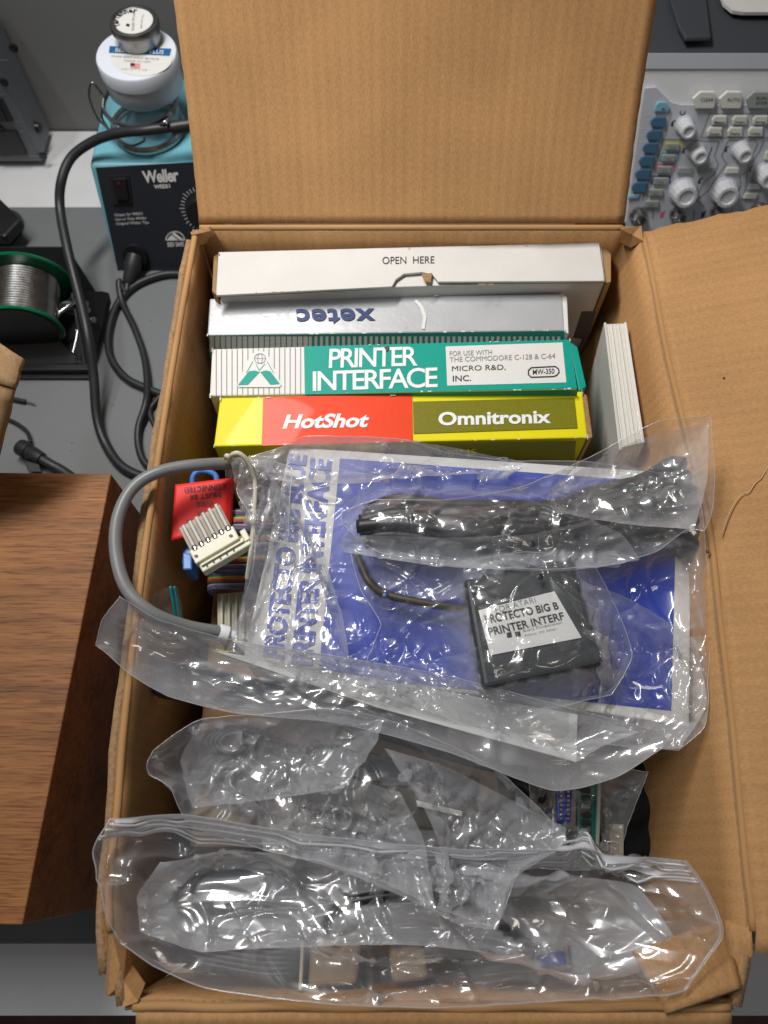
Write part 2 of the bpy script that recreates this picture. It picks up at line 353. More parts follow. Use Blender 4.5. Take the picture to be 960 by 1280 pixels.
# ================================================================== CARTON
H = .22; FY = -.066; BY = P(480, 287, H).y
left_px = [(245, 289), (222, 420), (200, 560), (176, 729), (155, 909), (147, 1010), (136, 1130), (150, 1256)]
right_px = [(786, 286), (803, 300), (831, 440), (850, 520), (882, 650), (897, 770), (912, 900), (928, 1072), (938, 1170), (922, 1262)]
def rim(pxs):
    sp_ = spline([P(x, y, H) for x, y in pxs], 8)
    ys = np.array([v.y for v in sp_]); xs = np.array([v.x for v in sp_]); o = np.argsort(ys)
    return lambda y: float(np.interp(y, ys[o], xs[o]))
LX, RX = rim(left_px), rim(right_px)
carton = thing('cardboard_box', 'large open brown cardboard box full of printer interfaces and plastic bags', 'cardboard box', (0, .16, 0))
def nz(x, s=1.0, k=0): return math.sin(x*37*s+k)*.5+math.sin(x*91*s+k*2.1)*.3+math.sin(x*211*s+k*.7)*.2
def lwall(u, v):
    y = FY + (BY-FY)*u; x = LX(y)*(v**.8) + (-.131)*(1-v**.8); return (x + .0008*nz(y, 1, 3)*v, y, H*v)
def rwall(u, v):
    y = FY + (BY-FY)*u; x = RX(y)*(v**.8) + .128*(1-v**.8); return (x + .0008*nz(y, 1, 1)*v, y, H*v)
kwc = dict(solid=.004, edge=M['card_edge'], offset=0)
grid('left_wall', lwall, 60, 14, M['card'], carton, **kwc)
grid('right_wall', rwall, 60, 14, M['card'], carton, **kwc)
grid('back_wall', lambda u, v: (LX(BY)+.002 + (RX(BY)-LX(BY)-.004)*u, BY + .001*nz(u*.4)*v, H*v), 40, 8, M['card'], carton, **kwc)
grid('front_wall', lambda u, v: (LX(FY)+.002 + (RX(FY)-LX(FY)-.004)*u, FY + .001*nz(u*.4)*v, (H-.001)*v), 40, 8, M['card'], carton, **kwc)
box('bottom', (-.129, FY+.002, .0005), (.126, BY-.002, .005), M['card'], carton)
# back flap standing up, leaning away
fd = Vector((0, .199, .258)).normalized()
def bflap(u, v):
    xl, xr = P(247, 287, H).x, P(782, 285, H).x
    s = v*.175; ragged = .0004*nz(v*.9, 2, 5)*(1 if u < .02 or u > .98 else 0)
    bend = fd*s + Vector((0, -.79, .61))*(-.006*math.sin(math.pi*min(1, v*1.1)))
    lift = Vector((0, .004, .0015))
    return Vector((xl+.0015+(xr-xl-.003)*u + ragged - .002*v*(1-2*u), BY, H)) + bend + lift + Vector((0, 0, .0006*nz(u*.4, 1, 2)*v))
grid('back_flap', bflap, 50, 30, M['card'], carton, **kwc)
# creased hinge strip of the back flap
tube('crease', [(P(x, 284+.6*math.sin(x*.05), H+.0005).x, BY+.0012, H+.0005) for x in range(250, 785, 12)], .0021, M['card'], carton, n=2, k=8)
# right flap spread out over the desk, slightly raised
ra = math.radians(11)
def rflap(u, v):
    y = (FY+.022) + (BY-.004 - (FY+.022))*u
    s = .002 + v*.21; x0 = RX(y)
    sag = .004*math.sin(math.pi*min(v*1.3, 1))
    rag = .0015*nz(v*.6, 2, 4)*(1 if u < .01 or u > .99 else 0)
    skew = .018*v*(1-u)
    return Vector((x0 + math.cos(ra)*s, y + rag + .012*v*u - skew*0, H + .0005 + math.sin(ra)*s + sag + .0007*nz(y, .6, 1)))
grid('right_flap', rflap, 70, 40, M['card'], carton, **kwc)
tube('crease', [(RX(y)+.001, y, H+.001) for y in np.linspace(FY+.03, BY-.006, 40)], .0021, M['card'], carton, n=2, k=8)
tube('crease', [(LX(y), y, H) for y in np.linspace(FY+.03, BY-.004, 40)], .0021, M['card'], carton, n=2, k=8)
# left flap folded right down outside
grid('left_flap', lambda u, v: (LX(FY+.02+(BY-FY-.03)*u) - .004 - .004*v + .001*nz(u, .5), FY+.012+(BY-FY-.02)*u + (.002*nz(v, 3) if u < .01 else 0), H - .001 - .13*v), 50, 10, M['card'], carton, **kwc)
# front flap hanging outward
grid('front_flap', lambda u, v: (LX(FY)+.008 + (RX(FY)-LX(FY)-.012)*u, FY - .002 - .030*v, H - .001 - .05*v*v - .004*v), 50, 10, M['card'], carton, **kwc)
tube('crease', [(LX(FY)+.006+(RX(FY)-LX(FY)-.010)*t, FY-.0005+.0004*math.sin(t*31), H-.0005) for t in np.linspace(0, 1, 30)], .0021, M['card'], carton, n=2, k=8)
def flap_at(px, py):
    return Plane((RX(P(px, py, H).y), 0, H+.004), (-math.sin(ra), 0, math.cos(ra))).at(px, py, .0012)
tube('pale_scratch', [flap_at(*p) for p in ((902, 668), (910, 645), (920, 626), (929, 617), (936, 615), (944, 604), (952, 597), (962, 580))], .0003, M['scr'], carton, k=5)
for px, py, r_ in ((905, 472, .0008), (885, 689, .0012)):
    lathe('brown_spot', flap_at(px, py) if px > 850 else P(px, py, .2), (-math.sin(ra), 0, math.cos(ra)), [(r_, -.0006), (r_*.8, .0001)], M['floor'], carton, n=12)
# crushed corners: torn gussets between walls
def gusset(c, pts):
    vs = [Vector(p) for p in pts]
    cen = sum(vs, Vector())/len(vs) + Vector((0, 0, .002)); n = len(vs)
    mesh('torn_corner', vs+[cen], [(i, (i+1) % n, n) for i in range(n)], M['card'], carton, solid=.0032, edge=M['card_edge'], uvs=[(v.x, v.y) for v in vs+[cen]])
gusset(0, C([(136, 1172, .2205), (152, 1180, .214), (158, 1210, .208), (176, 1236, .210), (172, 1256, .2195), (160, 1256, .2175), (153, 1236, .209), (145, 1212, .212), (138, 1238, .214), (131, 1240, .219)]))
gusset(0, C([(238, 290, .222), (262, 283, .226), (272, 290, .214), (262, 300, .205), (246, 304, .214)]))
gusset(0, C([(776, 283, .226), (800, 283, .224), (806, 300, .221), (790, 306, .212), (776, 298, .214)]))
# tucked bit of flap in the near right corner
grid('tucked_flap', lambda u, v: P(*(lambda q: (q.x, q.y))(bil([(790, 1190), (905, 1150), (925, 1236), (833, 1268)], u, v)), .209+.012*v+.004*math.sin(3*u)), 14, 10, M['card'], carton, **kwc)
grid('torn_corner', lambda u, v: P(*(lambda q: (q.x, q.y))(bil([(905, 1150), (940, 1160), (940, 1192), (914, 1232)], u, v)), .215+.004*u+.001*math.sin(4*v)), 12, 10, M['card'], carton, **kwc)

# ================================================================== STANDING CARTONS
def quadz(q, z): return [P(x, y, z) for x, y in q]
def down(top, d, dy=0.0): return [v + Vector((0, dy, -d)) for v in top]
def ccw(q): return [q[3], q[2], q[1], q[0]]     # TL,TR,BR,BL -> ccw from above
# 1 plain white mailer
z1 = .207; t1 = thing('mailing_box', 'plain white corrugated box marked open here, rearmost in the cardboard box', 'box', (0, .33, .03))
q = [(273, 316), (750, 304), (756, 351), (270, 369)]
hexa('body', ccw(quadz([(276, 318), (752, 307), (757, 350), (274, 366)], z1-.0012)), down(ccw(quadz([(276, 318), (752, 307), (757, 350), (274, 366)], z1-.0012)), .175), M['wboard'], t1)
lid = [(273, 315), (749, 303), (756, 351), (548, 352), (541, 343), (528, 340), (505, 342), (495, 349), (490, 358), (270, 369)]
poly('lid_flap', lid, ZP(z1), M['wboard'], t1, off=0, thick=.002, bevel=.0004)
stroke('edge_line', [(271, 370.5), (400, 365), (490, 359)], 2.0, ZP(z1), M['card_edge'], t1, off=-.0002)
stroke('edge_line', [(548, 353.5), (650, 354), (757, 352.5)], 2.0, ZP(z1), M['card_edge'], t1, off=-.0002)
text('OPEN  HERE', [(478, 321), (543, 320), (543, 329), (478, 330)], ZP(z1), M['ink'], t1, off=.0024)
poly('torn_tab', [(527, 343), (540, 341), (538, 353), (531, 352)], ZP(z1), M['card_edge'], t1, off=.0022, thick=.0004)
hexa('end_flap', ccw(quadz([(752, 305), (764, 317), (764, 352), (757, 354)], z1-.003)), down(ccw(quadz([(752, 305), (764, 317), (764, 352), (757, 354)], z1-.003)), .15), M['card2'], t1)
hexa('end_flap', ccw(quadz([(267, 320), (273, 316), (271, 369), (265, 364)], z1-.002)), down(ccw(quadz([(267, 320), (273, 316), (271, 369), (265, 364)], z1-.002)), .15), M['card2'], t1)
fr = Plane(P(270, 369, z1), (0, -1, 0)); fr.p.y -= .001
poly('printed_label', [(727, 389), (745, 389), (734, 425), (716, 422)], fr, M['brown'], t1, off=.0004)
# 2 silver carton
z2 = .195; t2 = thing('software_box', 'slim silver carton with upside-down navy lettering, second from the back', 'box', (0, .31, .03))
q = [(262, 373), (703, 367), (706, 413), (259, 419)]
hexa('body', ccw(quadz(q, z2)), down(ccw(quadz(q, z2)), .165), M['silver'], t2, bevel=.001)
hexa('end_flap', ccw(quadz([(702, 367), (709, 371), (711, 417), (705, 414)], z2-.0006)), down(ccw(quadz([(702, 367), (709, 371), (711, 417), (705, 414)], z2-.0006)), .12), M['white'], t2)
pl2 = ZP(z2)
text('xetec', [(470, 404), (371, 405), (370, 386), (468, 385)], pl2, M['navy'], t2, bold=.028, off=.0008, space=1.08)
stroke('scuff', [(520, 376), (527, 384), (531, 396), (529, 410)], 4, pl2, M['white'], t2, off=.0008)
f2 = Plane(P(259, 419, z2), (0, -1, .02))
poly('print_or_reflection', [(262, 420), (706, 414), (704, 445), (262, 447)], f2, M['teal'], t2, off=.0005)  # reflection of the neighbouring teal carton, painted on with the stripes below
for i in range(64):
    x = 262 + i*6.9
    if x < 702: poly('stripe', [(x, 420.4), (x+3.6, 420.4), (x+3.6, 440), (x, 440)], f2, M['white'], t2, off=.0009) if i > 17 else poly('stripe', [(x, 420.4), (x+5.6, 420.4), (x+5.6, 440), (x, 440)], f2, M['white'], t2, off=.0009)
# 3 teal and white carton
z3 = .197; pl3 = ZP(z3); t3 = thing('software_box', 'teal and white printer interface carton with striped left end, third from the back', 'box', (0, .29, .03))
q = [(265, 436), (713, 424), (722, 486), (262, 495)]
hexa('body', ccw(quadz(q, z3)), down(ccw(quadz(q, z3)), .165), M['white'], t3, bevel=.001)
poly('teal_panel', [(380, 433), (712, 424.6), (721, 485), (381, 493)], pl3, M['teal'], t3, off=.0006)
hexa('end_flap', ccw(quadz([(711, 425), (722, 434), (733, 483), (724, 489)], z3-.001)), down(ccw(quadz([(711, 425), (722, 434), (733, 483), (724, 489)], z3-.001)), .12), M['teal'], t3)
f3 = Plane(P(262, 496, z3), (0, -1, .02)); poly('print_or_reflection', [(382, 493.6), (722, 487), (718, 530), (383, 530)], f3, M['teal'], t3, off=.0005)
for i in range(17):
    x = 270+i*6.6; stroke('stripe', [(x, 437-(x-265)*.027), (x, 494)], .8, pl3, M['gink'], t3, off=.0006)
poly('logo_ground', [(325, 438), (334, 441), (352, 481), (349, 484), (298, 484), (296, 481), (313, 443)], pl3, M['white'], t3, off=.0008)
stroke('printed_globe', [(325+7*math.cos(a), 448+6.2*math.sin(a)) for a in np.linspace(0, 2*math.pi, 20)], .9, pl3, M['gink'], t3, off=.001)
stroke('printed_globe', [(325+3*math.cos(a), 448+6.2*math.sin(a)) for a in np.linspace(0, 2*math.pi, 16)], .7, pl3, M['gink'], t3, off=.001)
stroke('printed_globe', [(318, 448), (332, 448)], .7, pl3, M['gink'], t3, off=.001)
for pxs in ([(297, 481.5), (310, 481), (325, 465), (318, 463), (311, 464)], [(325, 465), (332, 463), (338, 464), (350, 480), (338, 481)]): poly('logo_leaf', pxs, pl3, M['teal'], t3, off=.0010)
for pxs in ([(316, 452), (308, 466)], [(334, 452), (342, 466)], [(320, 455), (324, 463), (331, 455)]): stroke('logo_line', pxs, .9, pl3, M['teal'], t3, off=.0010)
text('PRINTER', [(412, 436), (522, 433), (522, 457), (411, 460)], pl3, M['wink'], t3, bold=.012, off=.001, space=.85)
text('INTERFACE', [(391, 464), (547, 459), (547, 484), (391, 489)], pl3, M['wink'], t3, bold=.012, off=.001, space=.84)
poly('white_panel', [(557, 433), (703, 428), (708, 478), (559, 482)], pl3, M['white'], t3, off=.0009)
text('FOR USE WITH', [(562, 439), (615, 437), (615, 443), (562, 445)], pl3, M['gink'], t3, off=.0012)
text('THE COMMODORE C-128 & C-64', [(562, 446.5), (694, 441.5), (694, 448), (562, 452.5)], pl3, M['gink'], t3, off=.0012)
text('MICRO R&D,', [(565, 457.5), (632, 455.5), (632, 463), (565, 465)], pl3, M['ink'], t3, off=.0012)
text('INC.', [(566, 469.5), (589, 468.8), (589, 476), (566, 476.8)], pl3, M['ink'], t3, bold=.01, off=.0012)
stroke('oval_frame', [(664, 459.5), (694, 458), (698, 461), (699, 465), (696, 469), (692, 470.5), (664, 471.5), (660.5, 468), (660.5, 463)], 1.5, pl3, M['ink'], t3, off=.0012, close=True)
text('MW-350', [(666, 461.8), (693, 460.4), (693, 467), (666, 468.4)], pl3, M['ink'], t3, bold=.01, off=.0012)
poly('brown_spot', [(480, 434), (486, 432), (487, 436), (483, 438.5)], pl3, M['brown'], t3, off=.0016)
# 4 yellow, red and olive carton
z4 = .199; pl4 = ZP(z4); t4 = thing('software_box', 'yellow and red carton with olive panel, nearest of the standing boxes', 'box', (0, .26, .03))
q = [(275, 497), (728, 489), (735, 547), (267, 558)]
hexa('body', ccw(quadz(q, z4)), down(ccw(quadz(q, z4)), .15), M['yellow'], t4, bevel=.001)
poly('red_panel', [(329, 496), (515, 493), (516, 552), (327, 557)], pl4, M['red'], t4, off=.0006)
poly('olive_panel', [(516, 502), (718, 497), (722, 535), (517, 542)], pl4, M['olive'], t4, off=.0006)
text('HotShot', [(354, 518), (462, 516), (461, 534), (353, 536)], pl4, M['wink'], t4, bold=.035, shear=.22, off=.001)
text('Omnitronix', [(548, 515), (688, 512), (689, 529), (548, 532)], pl4, M['wink'], t4, bold=.03, off=.001)
f4 = Plane(P(267, 559, z4), (0, -1, .01))
poly('olive_front', [(480, 556), (720, 551), (716, 600), (480, 600)], f4, M['olive'], t4, off=.0006)
text('MMS', [(560, 562), (596, 561), (596, 568), (560, 569)], f4, M['yellow'], t4, off=.001)
hexa('end_flap', ccw(quadz([(727, 490), (734, 494), (741, 546), (735, 550)], z4-.001)), down(ccw(quadz([(727, 490), (734, 494), (741, 546), (735, 550)], z4-.001)), .12), M['card_edge'], t4)
# 5 booklet against the right wall
z5 = .196; t5 = thing('booklet', 'thick white booklet standing on edge between the boxes and the right wall', 'booklet', (.12, .27, .03))
q = [(757, 405), (781, 404), (803, 553), (776, 560)]
hexa('page_block', ccw(quadz(q, z5)), [v + Vector((.016, 0, 0)) for v in down(ccw(quadz(q, z5)), .16)], M['paper'], t5)
for k in range(5):
    a = (k+.6)/5.5; a2 = a+.035
    hexa('page_sheaf', ccw([bil(q, 0, 0) and P(*bil(q, s, t), z5+.0006+.0006*(k % 2)) for s, t in ((a, 0), (a2, 0), (a2, 1), (a, 1))]), ccw([P(*bil(q, s, t), z5-.001) for s, t in ((a, 0), (a2, 0), (a2, 1), (a, 1))]), M['white'], t5, bevel=0)
for s, mm_ in ((0, 'cover'), (1, 'white')):
    qq = [(755, 403), (758, 403), (778, 562), (774, 562)] if s == 0 else [(780, 403), (783, 402), (806, 553), (802, 553)]
    hexa('cover', ccw(quadz(qq, z5+.001)), [v + Vector((.016, 0, 0)) for v in down(ccw(quadz(qq, z5+.001)), .162)], M[mm_], t5, bevel=.0003)

def wear(q, z, par, n, m_):
    pl = ZP(z); r = random.Random(n)
    for k in range(n):
        e = r.choice((0, 0, 1, 2, 2, 2, 3)); t = r.random() if e in (0, 2) else r.choice((0, 1))*.97+.01; a = Vector(q[e]); b = Vector(q[(e+1) % 4]); p = a.lerp(b, t); d = (b-a).normalized(); nn = Vector((-d.y, d.x))*r.uniform(.1, .8)
        L = r.uniform(1, 6); stroke('scuff', [p+nn-d*L/2, p+nn*.6+d*L*.1, p+nn*1.2+d*L/2], r.uniform(.5, 1.5), pl, m_, par, off=.0013+.0001*(k % 3))
for c_, q_, z_, mm_, n_ in ((t1, [(273, 316), (750, 304), (756, 350), (270, 368)], z1+.0016, 'card2', 16), (t2, [(262, 373), (703, 367), (706, 413), (259, 419)], z2, 'white', 22), (t3, [(265, 436), (713, 424), (722, 486), (262, 495)], z3, 'white', 26), (t4, [(275, 497), (728, 489), (735, 547), (267, 558)], z4, 'wboard', 30)):
    wear(q_, z_, c_, n_, M[mm_])
# ================================================================== BLUE BOX
bz = {0: .196, 1: .203, 2: .196, 3: .192}
bq = [(362, 558), (866, 592), (862, 908), (303, 826)]
bp3 = [P(*bq[i], bz[i]) for i in range(4)]
nb = (bp3[1]-bp3[0]).cross(bp3[3]-bp3[0]); nb = -nb if nb.z < 0 else nb
plb = Plane(sum(bp3, Vector())/4, nb)
tb = thing('interface_box', 'blue and white retail box with sideways blue title, lying inside the milky bag', 'box', plb.p - Vector((0, 0, .05)))
tops = [plb.at(*c) for c in bq]
hexa('body', ccw(tops), down(ccw(tops), .045), M['white'], tb, bevel=.0012)
poly('blue_panel', [(425, 573), (846, 604), (839, 888), (398, 842)], plb, M['blue'], tb, off=.0006)
text('PRINTER INTERFACE', [(363, 830), (388, 572), (415, 575), (391, 832)], plb, M['blue'], tb, bold=.035, off=.0008, space=.95)
text('PROTECTO BIG BLUE', [(328, 820), (361, 566), (384, 569), (355, 824)], plb, M['blue'], tb, bold=.035, off=.0008, space=.95)

# ================================================================== BLACK INTERFACE MODULE with label
zb = .221; tm = thing('interface_module', 'black plastic printer interface with white typed label, inside the bag on the blue box', 'electronic module', P(670, 800, .2))
q = [(580, 724), (716, 698), (756, 830), (604, 862)]
hexa('case', ccw(quadz(q, zb)), ccw([P(x, y, zb) + Vector((0, 0, -.022)) for x, y in q]), M['charcoal'], tm, bevel=.003, seg=3)
plm = ZP(zb)
poly('paper_label', [(598, 763), (693, 739), (727, 797), (613, 819)], plm, M['wink'], tm, off=.0008)
text('FOR ATARI', [(618, 759), (668, 746), (670, 753), (620, 766)], plm, M['gink'], tm, off=.0012, bold=-.01)
text('PROTECTO BIG B', [(605, 769), (696, 752), (699, 761), (608, 780)], plm, M['ink'], tm, bold=.018, off=.0012)
text('PRINTER INTERF', [(609, 785), (703, 765), (706, 774), (612, 795)], plm, M['ink'], tm, bold=.018, off=.0012)
poly('printed_logo', [(633, 791), (639, 790), (640, 796), (634, 797)], plm, M['ink'], tm, off=.0012)
poly('printed_logo', [(643, 790), (650, 789), (651, 795), (645, 796)], plm, M['ink'], tm, off=.0012)
text('Supra Corporation', [(653, 787), (702, 776), (703, 780), (654, 791)], plm, M['gink'], tm, off=.0012)
text('Albany, OR 97321', [(655, 793), (695, 785), (696, 788), (656, 796)], plm, M['gink'], tm, off=.0012)
# folded black cable on top
tk = thing('cable_bundle', 'thick folded bundle of black cable in a clear bag across the blue box', 'cable', P(640, 660, .2))
rr_ = random.Random(4); J = lambda a: rr_.uniform(-a, a)
for k in range(7):
    o = (k-3)*9; zz = .214 + .007*(1-abs(k-3)/3)
    tube('cable', C([(446+abs(k-3)*4, 658+o*.7, zz), (500, 654+o+J(4), zz+.001+J(.002)), (560, 660+o+J(5), zz+.002+J(.002)), (620, 664+o+J(5), zz+.002), (690, 662+o*1.05+J(4), zz+.001), (745, 652+o*1.4, zz), (800, 638+o*1.5+J(4), zz+.002), (852-abs(k-3)*3, 624+o*1.7, zz+.002), (866, 624+o*1.7+11, zz-.003), (845, 630+o*1.7+16, zz-.006)]), .0041, M['rub'], tk, n=8, k=10)
0 and tube('cable_tie', C([(600, 628, .214), (598, 650, .226), (600, 680, .228), (604, 702, .212)]), .0012, M['black'], tk)
tube('cable_lead', C([(445, 690, .204), (452, 708, .206), (462, 728, .207), (480, 742, .206), (520, 752, .207), (585, 762, .208)]), .0026, M['brown'], None, label='short olive brown lead running from the black cable to the labelled module', cat='cable')

# ================================================================== LEFT: plug, tag, ribbon, cables
tg = thing('multicore_cable', 'thick grey cable looping out over the left wall of the cardboard box', 'cable', P(160, 680, .2))
tube('sheath', C([(345, 582, .190), (318, 581, .205), (262, 580, .224), (205, 588, .232), (168, 608, .234), (148, 645, .234), (145, 690, .232), (158, 735, .230), (190, 766, .226), (235, 783, .214), (276, 790, .204)]), .0036, M['gcab'], tg, n=14, k=16)
lathe('plug_collar', P(272, 789, .204), P(292, 795, .2)-P(272, 789, .204), [(.0041, 0), (.0046, .001), (.0046, .006), (.003, .0065), (.003, .010)], M['scopew'], tg, n=20)
tube('thin_wire', C([(240, 789, .205), (255, 797, .203), (272, 799, .203), (282, 790, .201)]), .0009, M['creamw'], tg)
tube('thin_wire', C([(245, 786, .204), (262, 791, .204), (280, 796, .202)]), .0009, M['creamw'], tg)
tube('thin_wire', C([(270, 812, .200), (283, 815, .199), (294, 814, .198)]), .0006, M['yel'], tg)
tw = thing('twin_lead', 'thin cream two-strand cord hooked over the grey cable beside the red tag', 'cord', P(300, 640, .19))
tube('strand', C([(292, 610, .188), (291, 590, .205), (288, 574, .226), (283, 570, .228), (284, 580, .215), (285, 600, .18)]), .0015, M['creamw'], tw)
tube('strand', C([(284, 578, .222), (291, 568, .233), (301, 568, .234), (313, 582, .228), (319, 603, .220), (318, 635, .215), (316, 668, .210), (313, 695, .205), (309, 724, .196)]), .0015, M['creamw'], tw)
# blue clip
tcx = thing('blue_clip', 'bright blue moulded plastic clip half hidden behind the red tag', 'clip', P(250, 640, .17))
tube('arch', C([(241, 612, .196), (241, 597, .199), (247, 590, .200), (258, 589, .200), (268, 593, .199), (271, 600, .198), (270, 612, .196)]), .0018, M['bclip'], tcx)
hexa('body', ccw(quadz([(238, 603), (272, 598), (262, 700), (226, 706)], .189)), down(ccw(quadz([(238, 603), (272, 598), (262, 700), (226, 706)], .189)), .012), M['bclip'], tcx, bevel=.002)
hexa('foot', ccw(quadz([(228, 690), (240, 692), (240, 712), (228, 712)], .192)), down(ccw(quadz([(228, 690), (240, 692), (240, 712), (228, 712)], .192)), .02), M['bclip'], tcx, bevel=.001)
# red tag
tt = thing('warning_tag', 'bright red paper tag printed upside down with connect-this-wire warning', 'tag', P(250, 640, .19))
rq = [(219, 606), (293, 597), (289, 655), (214, 676)]
nr = (P(*rq[1], .203)-P(*rq[0], .204)).cross(P(*rq[3], .197)-P(*rq[0], .204)); nr = -nr if nr.z < 0 else nr
plr = Plane(P(250, 640, .201), nr)
def tagf(u, v):
    p = bil(rq, u, v); return plr.at(p.x, p.y, .0012*math.sin(3.1*u)+.0006*math.sin(6*v) - .004*max(0, u-.88)/.12)
grid('paper', tagf, 24, 16, M['tag'], tt, solid=.0003)
for s, qd in (('CONNECTED', [(282, 611.5), (230, 615.5), (230, 609), (282, 604)]), ('MUST BE', [(275, 621), (237, 624.5), (237, 618.5), (275, 614.5)]),
              ('WIRE', [(266, 631.5), (245, 633.5), (245, 627.5), (266, 625.5)]), ('THIS', [(264, 642), (245, 644), (245, 638), (264, 636)])):
    text(s, qd, plr, M['ink'], tt, off=.0026)
poly('handwritten_mark', [(233, 650), (247, 649), (246, 652), (234, 654)], plr, M['ink'], tt, off=.0022)
poly('handwritten_mark', [(262, 647), (268, 646), (268, 651), (263, 651)], plr, M['ink'], tt, off=.0022)
# six-pin connector
zc = .212; plc = ZP(zc); tp = thing('pin_connector', 'cream six-way connector with bare silver crimp pins, lying on the red tag', 'connector', P(265, 680, .2))
def L2(a, b): return (223 + a*50.5 + b*24, 660 - a*29.5 + b*46)     # a along the row, b towards the mouth
def lq(a0, a1, b0, b1): return [L2(a0, b0), L2(a1, b0), L2(a1, b1), L2(a0, b1)]
hexa('back_plate', ccw(quadz(lq(0, 1.02, 0, .86), zc-.003)), down(ccw(quadz(lq(0, 1.02, 0, .86), zc-.003)), .0015), M['beige'], tp, bevel=.0005)
hexa('shell', ccw(quadz(lq(-.03, 1.06, .60, .96), zc)), down(ccw(quadz(lq(-.03, 1.06, .60, .96), zc)), .009), M['cream'], tp, bevel=.0007)
hexa('mouth', ccw(quadz(lq(.02, 1.24, .96, 1.22), zc-.002)), down(ccw(quadz(lq(.02, 1.24, .96, 1.22), zc-.002)), .008), M['cream'], tp, bevel=.0009)
hexa('rail', ccw(quadz(lq(.06, 1.12, 1.02, 1.07), zc-.0003)), down(ccw(quadz(lq(.06, 1.12, 1.02, 1.07), zc-.0003)), .003), M['cream'], tp, bevel=.0003)
hexa('side_lug', ccw(quadz(lq(1.12, 1.26, .80, 1.10), zc-.001)), down(ccw(quadz(lq(1.12, 1.26, .80, 1.10), zc-.001)), .007), M['cream'], tp, bevel=.0007)
for k in range(6):
    a = .07+k*.165
    hexa('crimp_pin', ccw(quadz(lq(a, a+.085, -.02 - .04*k/5, .55), zc+.0012)), down(ccw(quadz(lq(a, a+.085, -.02-.04*k/5, .55), zc+.0012)), .002), M['crimp'], tp, bevel=.0005)
    lathe('pin_barrel', P(*L2(a+.045, .58), zc-.001), P(*L2(a+.045, .7), zc)-P(*L2(a+.045, .5), zc), [(.0017, 0), (.0019, .0012), (.0019, .0026), (.0011, .0026), (.0009, .0012)], M['metal'], tp, n=14)
    if k < 5: poly('slot', lq(a+.08, a+.12, 1.11, 1.16), Plane((0, 0, zc-.002), (0, 0, 1)), M['ink'], tp, off=.0004)
for a in (.06, .92):
    c = L2(a, .80); poly('hole', [(c[0]+2.6*math.cos(t), c[1]+2*math.sin(t)) for t in np.linspace(0, 6.0, 10)], plc, M['brown'], tp, off=.0003)
# ribbon cable, folded stack
tr_ = thing('ribbon_cable', 'folded rainbow ribbon cable stacked under the connector', 'ribbon cable', P(290, 690, .16))
def ribbon(y0, z0, n=15, x0=262, x1=345, dz=.0002, tilt=-3):
    for k in range(n):
        y = y0 + k*1.75; mm_ = M['w%d' % ((9-k) % 10)]
        tube('wire', C([(x0+6, y+8, z0-.02), (x0, y+3, z0-.007), (x0+3, y, z0-.001), (x0+14, y-1, z0), ((x0+x1)/2, y+tilt*.5, z0+.0008*math.sin(k)), (x1, y+tilt, z0)]), .00052, mm_, tr_, n=4, k=6)
ribbon(638, .192); ribbon(662, .188); ribbon(688, .184, x0=268); ribbon(712, .178, x0=260)
hx = quadz([(271, 742), (322, 738), (322, 800), (272, 800)], .155)
tq = thing('ribbon_header', 'cream ridged socket at the end of the ribbon cable', 'connector', P(295, 760, .14))
hexa('body', ccw(hx), down(ccw(hx), .03), M['creamw'], tq)
for k in range(4):
    x = 275+k*9; hexa('rib', ccw(quadz([(x, 744), (x+3.5, 744), (x+3.5, 798), (x, 798)], .1575)), down(ccw(quadz([(x, 744), (x+3.5, 744), (x+3.5, 798), (x, 798)], .1575)), .003), M['cream'], tq, bevel=.0004)

# ================================================================== LOWER CONTENTS
# dark slab with a white card in the ziplock
ts = thing('circuit_slab', 'long dark blue-black slab lying in the clear zip bag below the blue box', 'electronic module', P(450, 880, .19))
q = [(190, 822), (330, 822), (700, 948), (640, 962), (420, 905), (215, 866)]
top = quadz(q, .196); n6 = len(top)
hexa('case', ccw([P(185, 818, .199), P(560, 900, .199), P(560, 930, .190), P(190, 868, .190)]), down(ccw([P(185, 818, .199), P(560, 900, .199), P(560, 930, .190), P(190, 868, .190)]), .012), M['bluegrey'], ts, bevel=.0015)
tcd = thing('white_card', 'long white card edge slanting down to the right inside the zip bag', 'card', P(600, 910, .2))
hexa('card', ccw([P(262, 812, .2045), P(722, 893, .2045), P(721, 953, .2035), P(470, 884, .2035)]), down(ccw([P(262, 812, .2045), P(722, 893, .2045), P(721, 953, .2035), P(470, 884, .2035)]), .0012), M['wink'], tcd, bevel=.0003)
hexa('card', ccw([P(262, 816, .2025), P(718, 895, .2025), P(716, 949, .2015), P(460, 883, .2015)]), down(ccw([P(262, 816, .2025), P(718, 895, .2025), P(716, 949, .2015), P(460, 883, .2015)]), .0010), M['beige'], tcd, bevel=.0003)
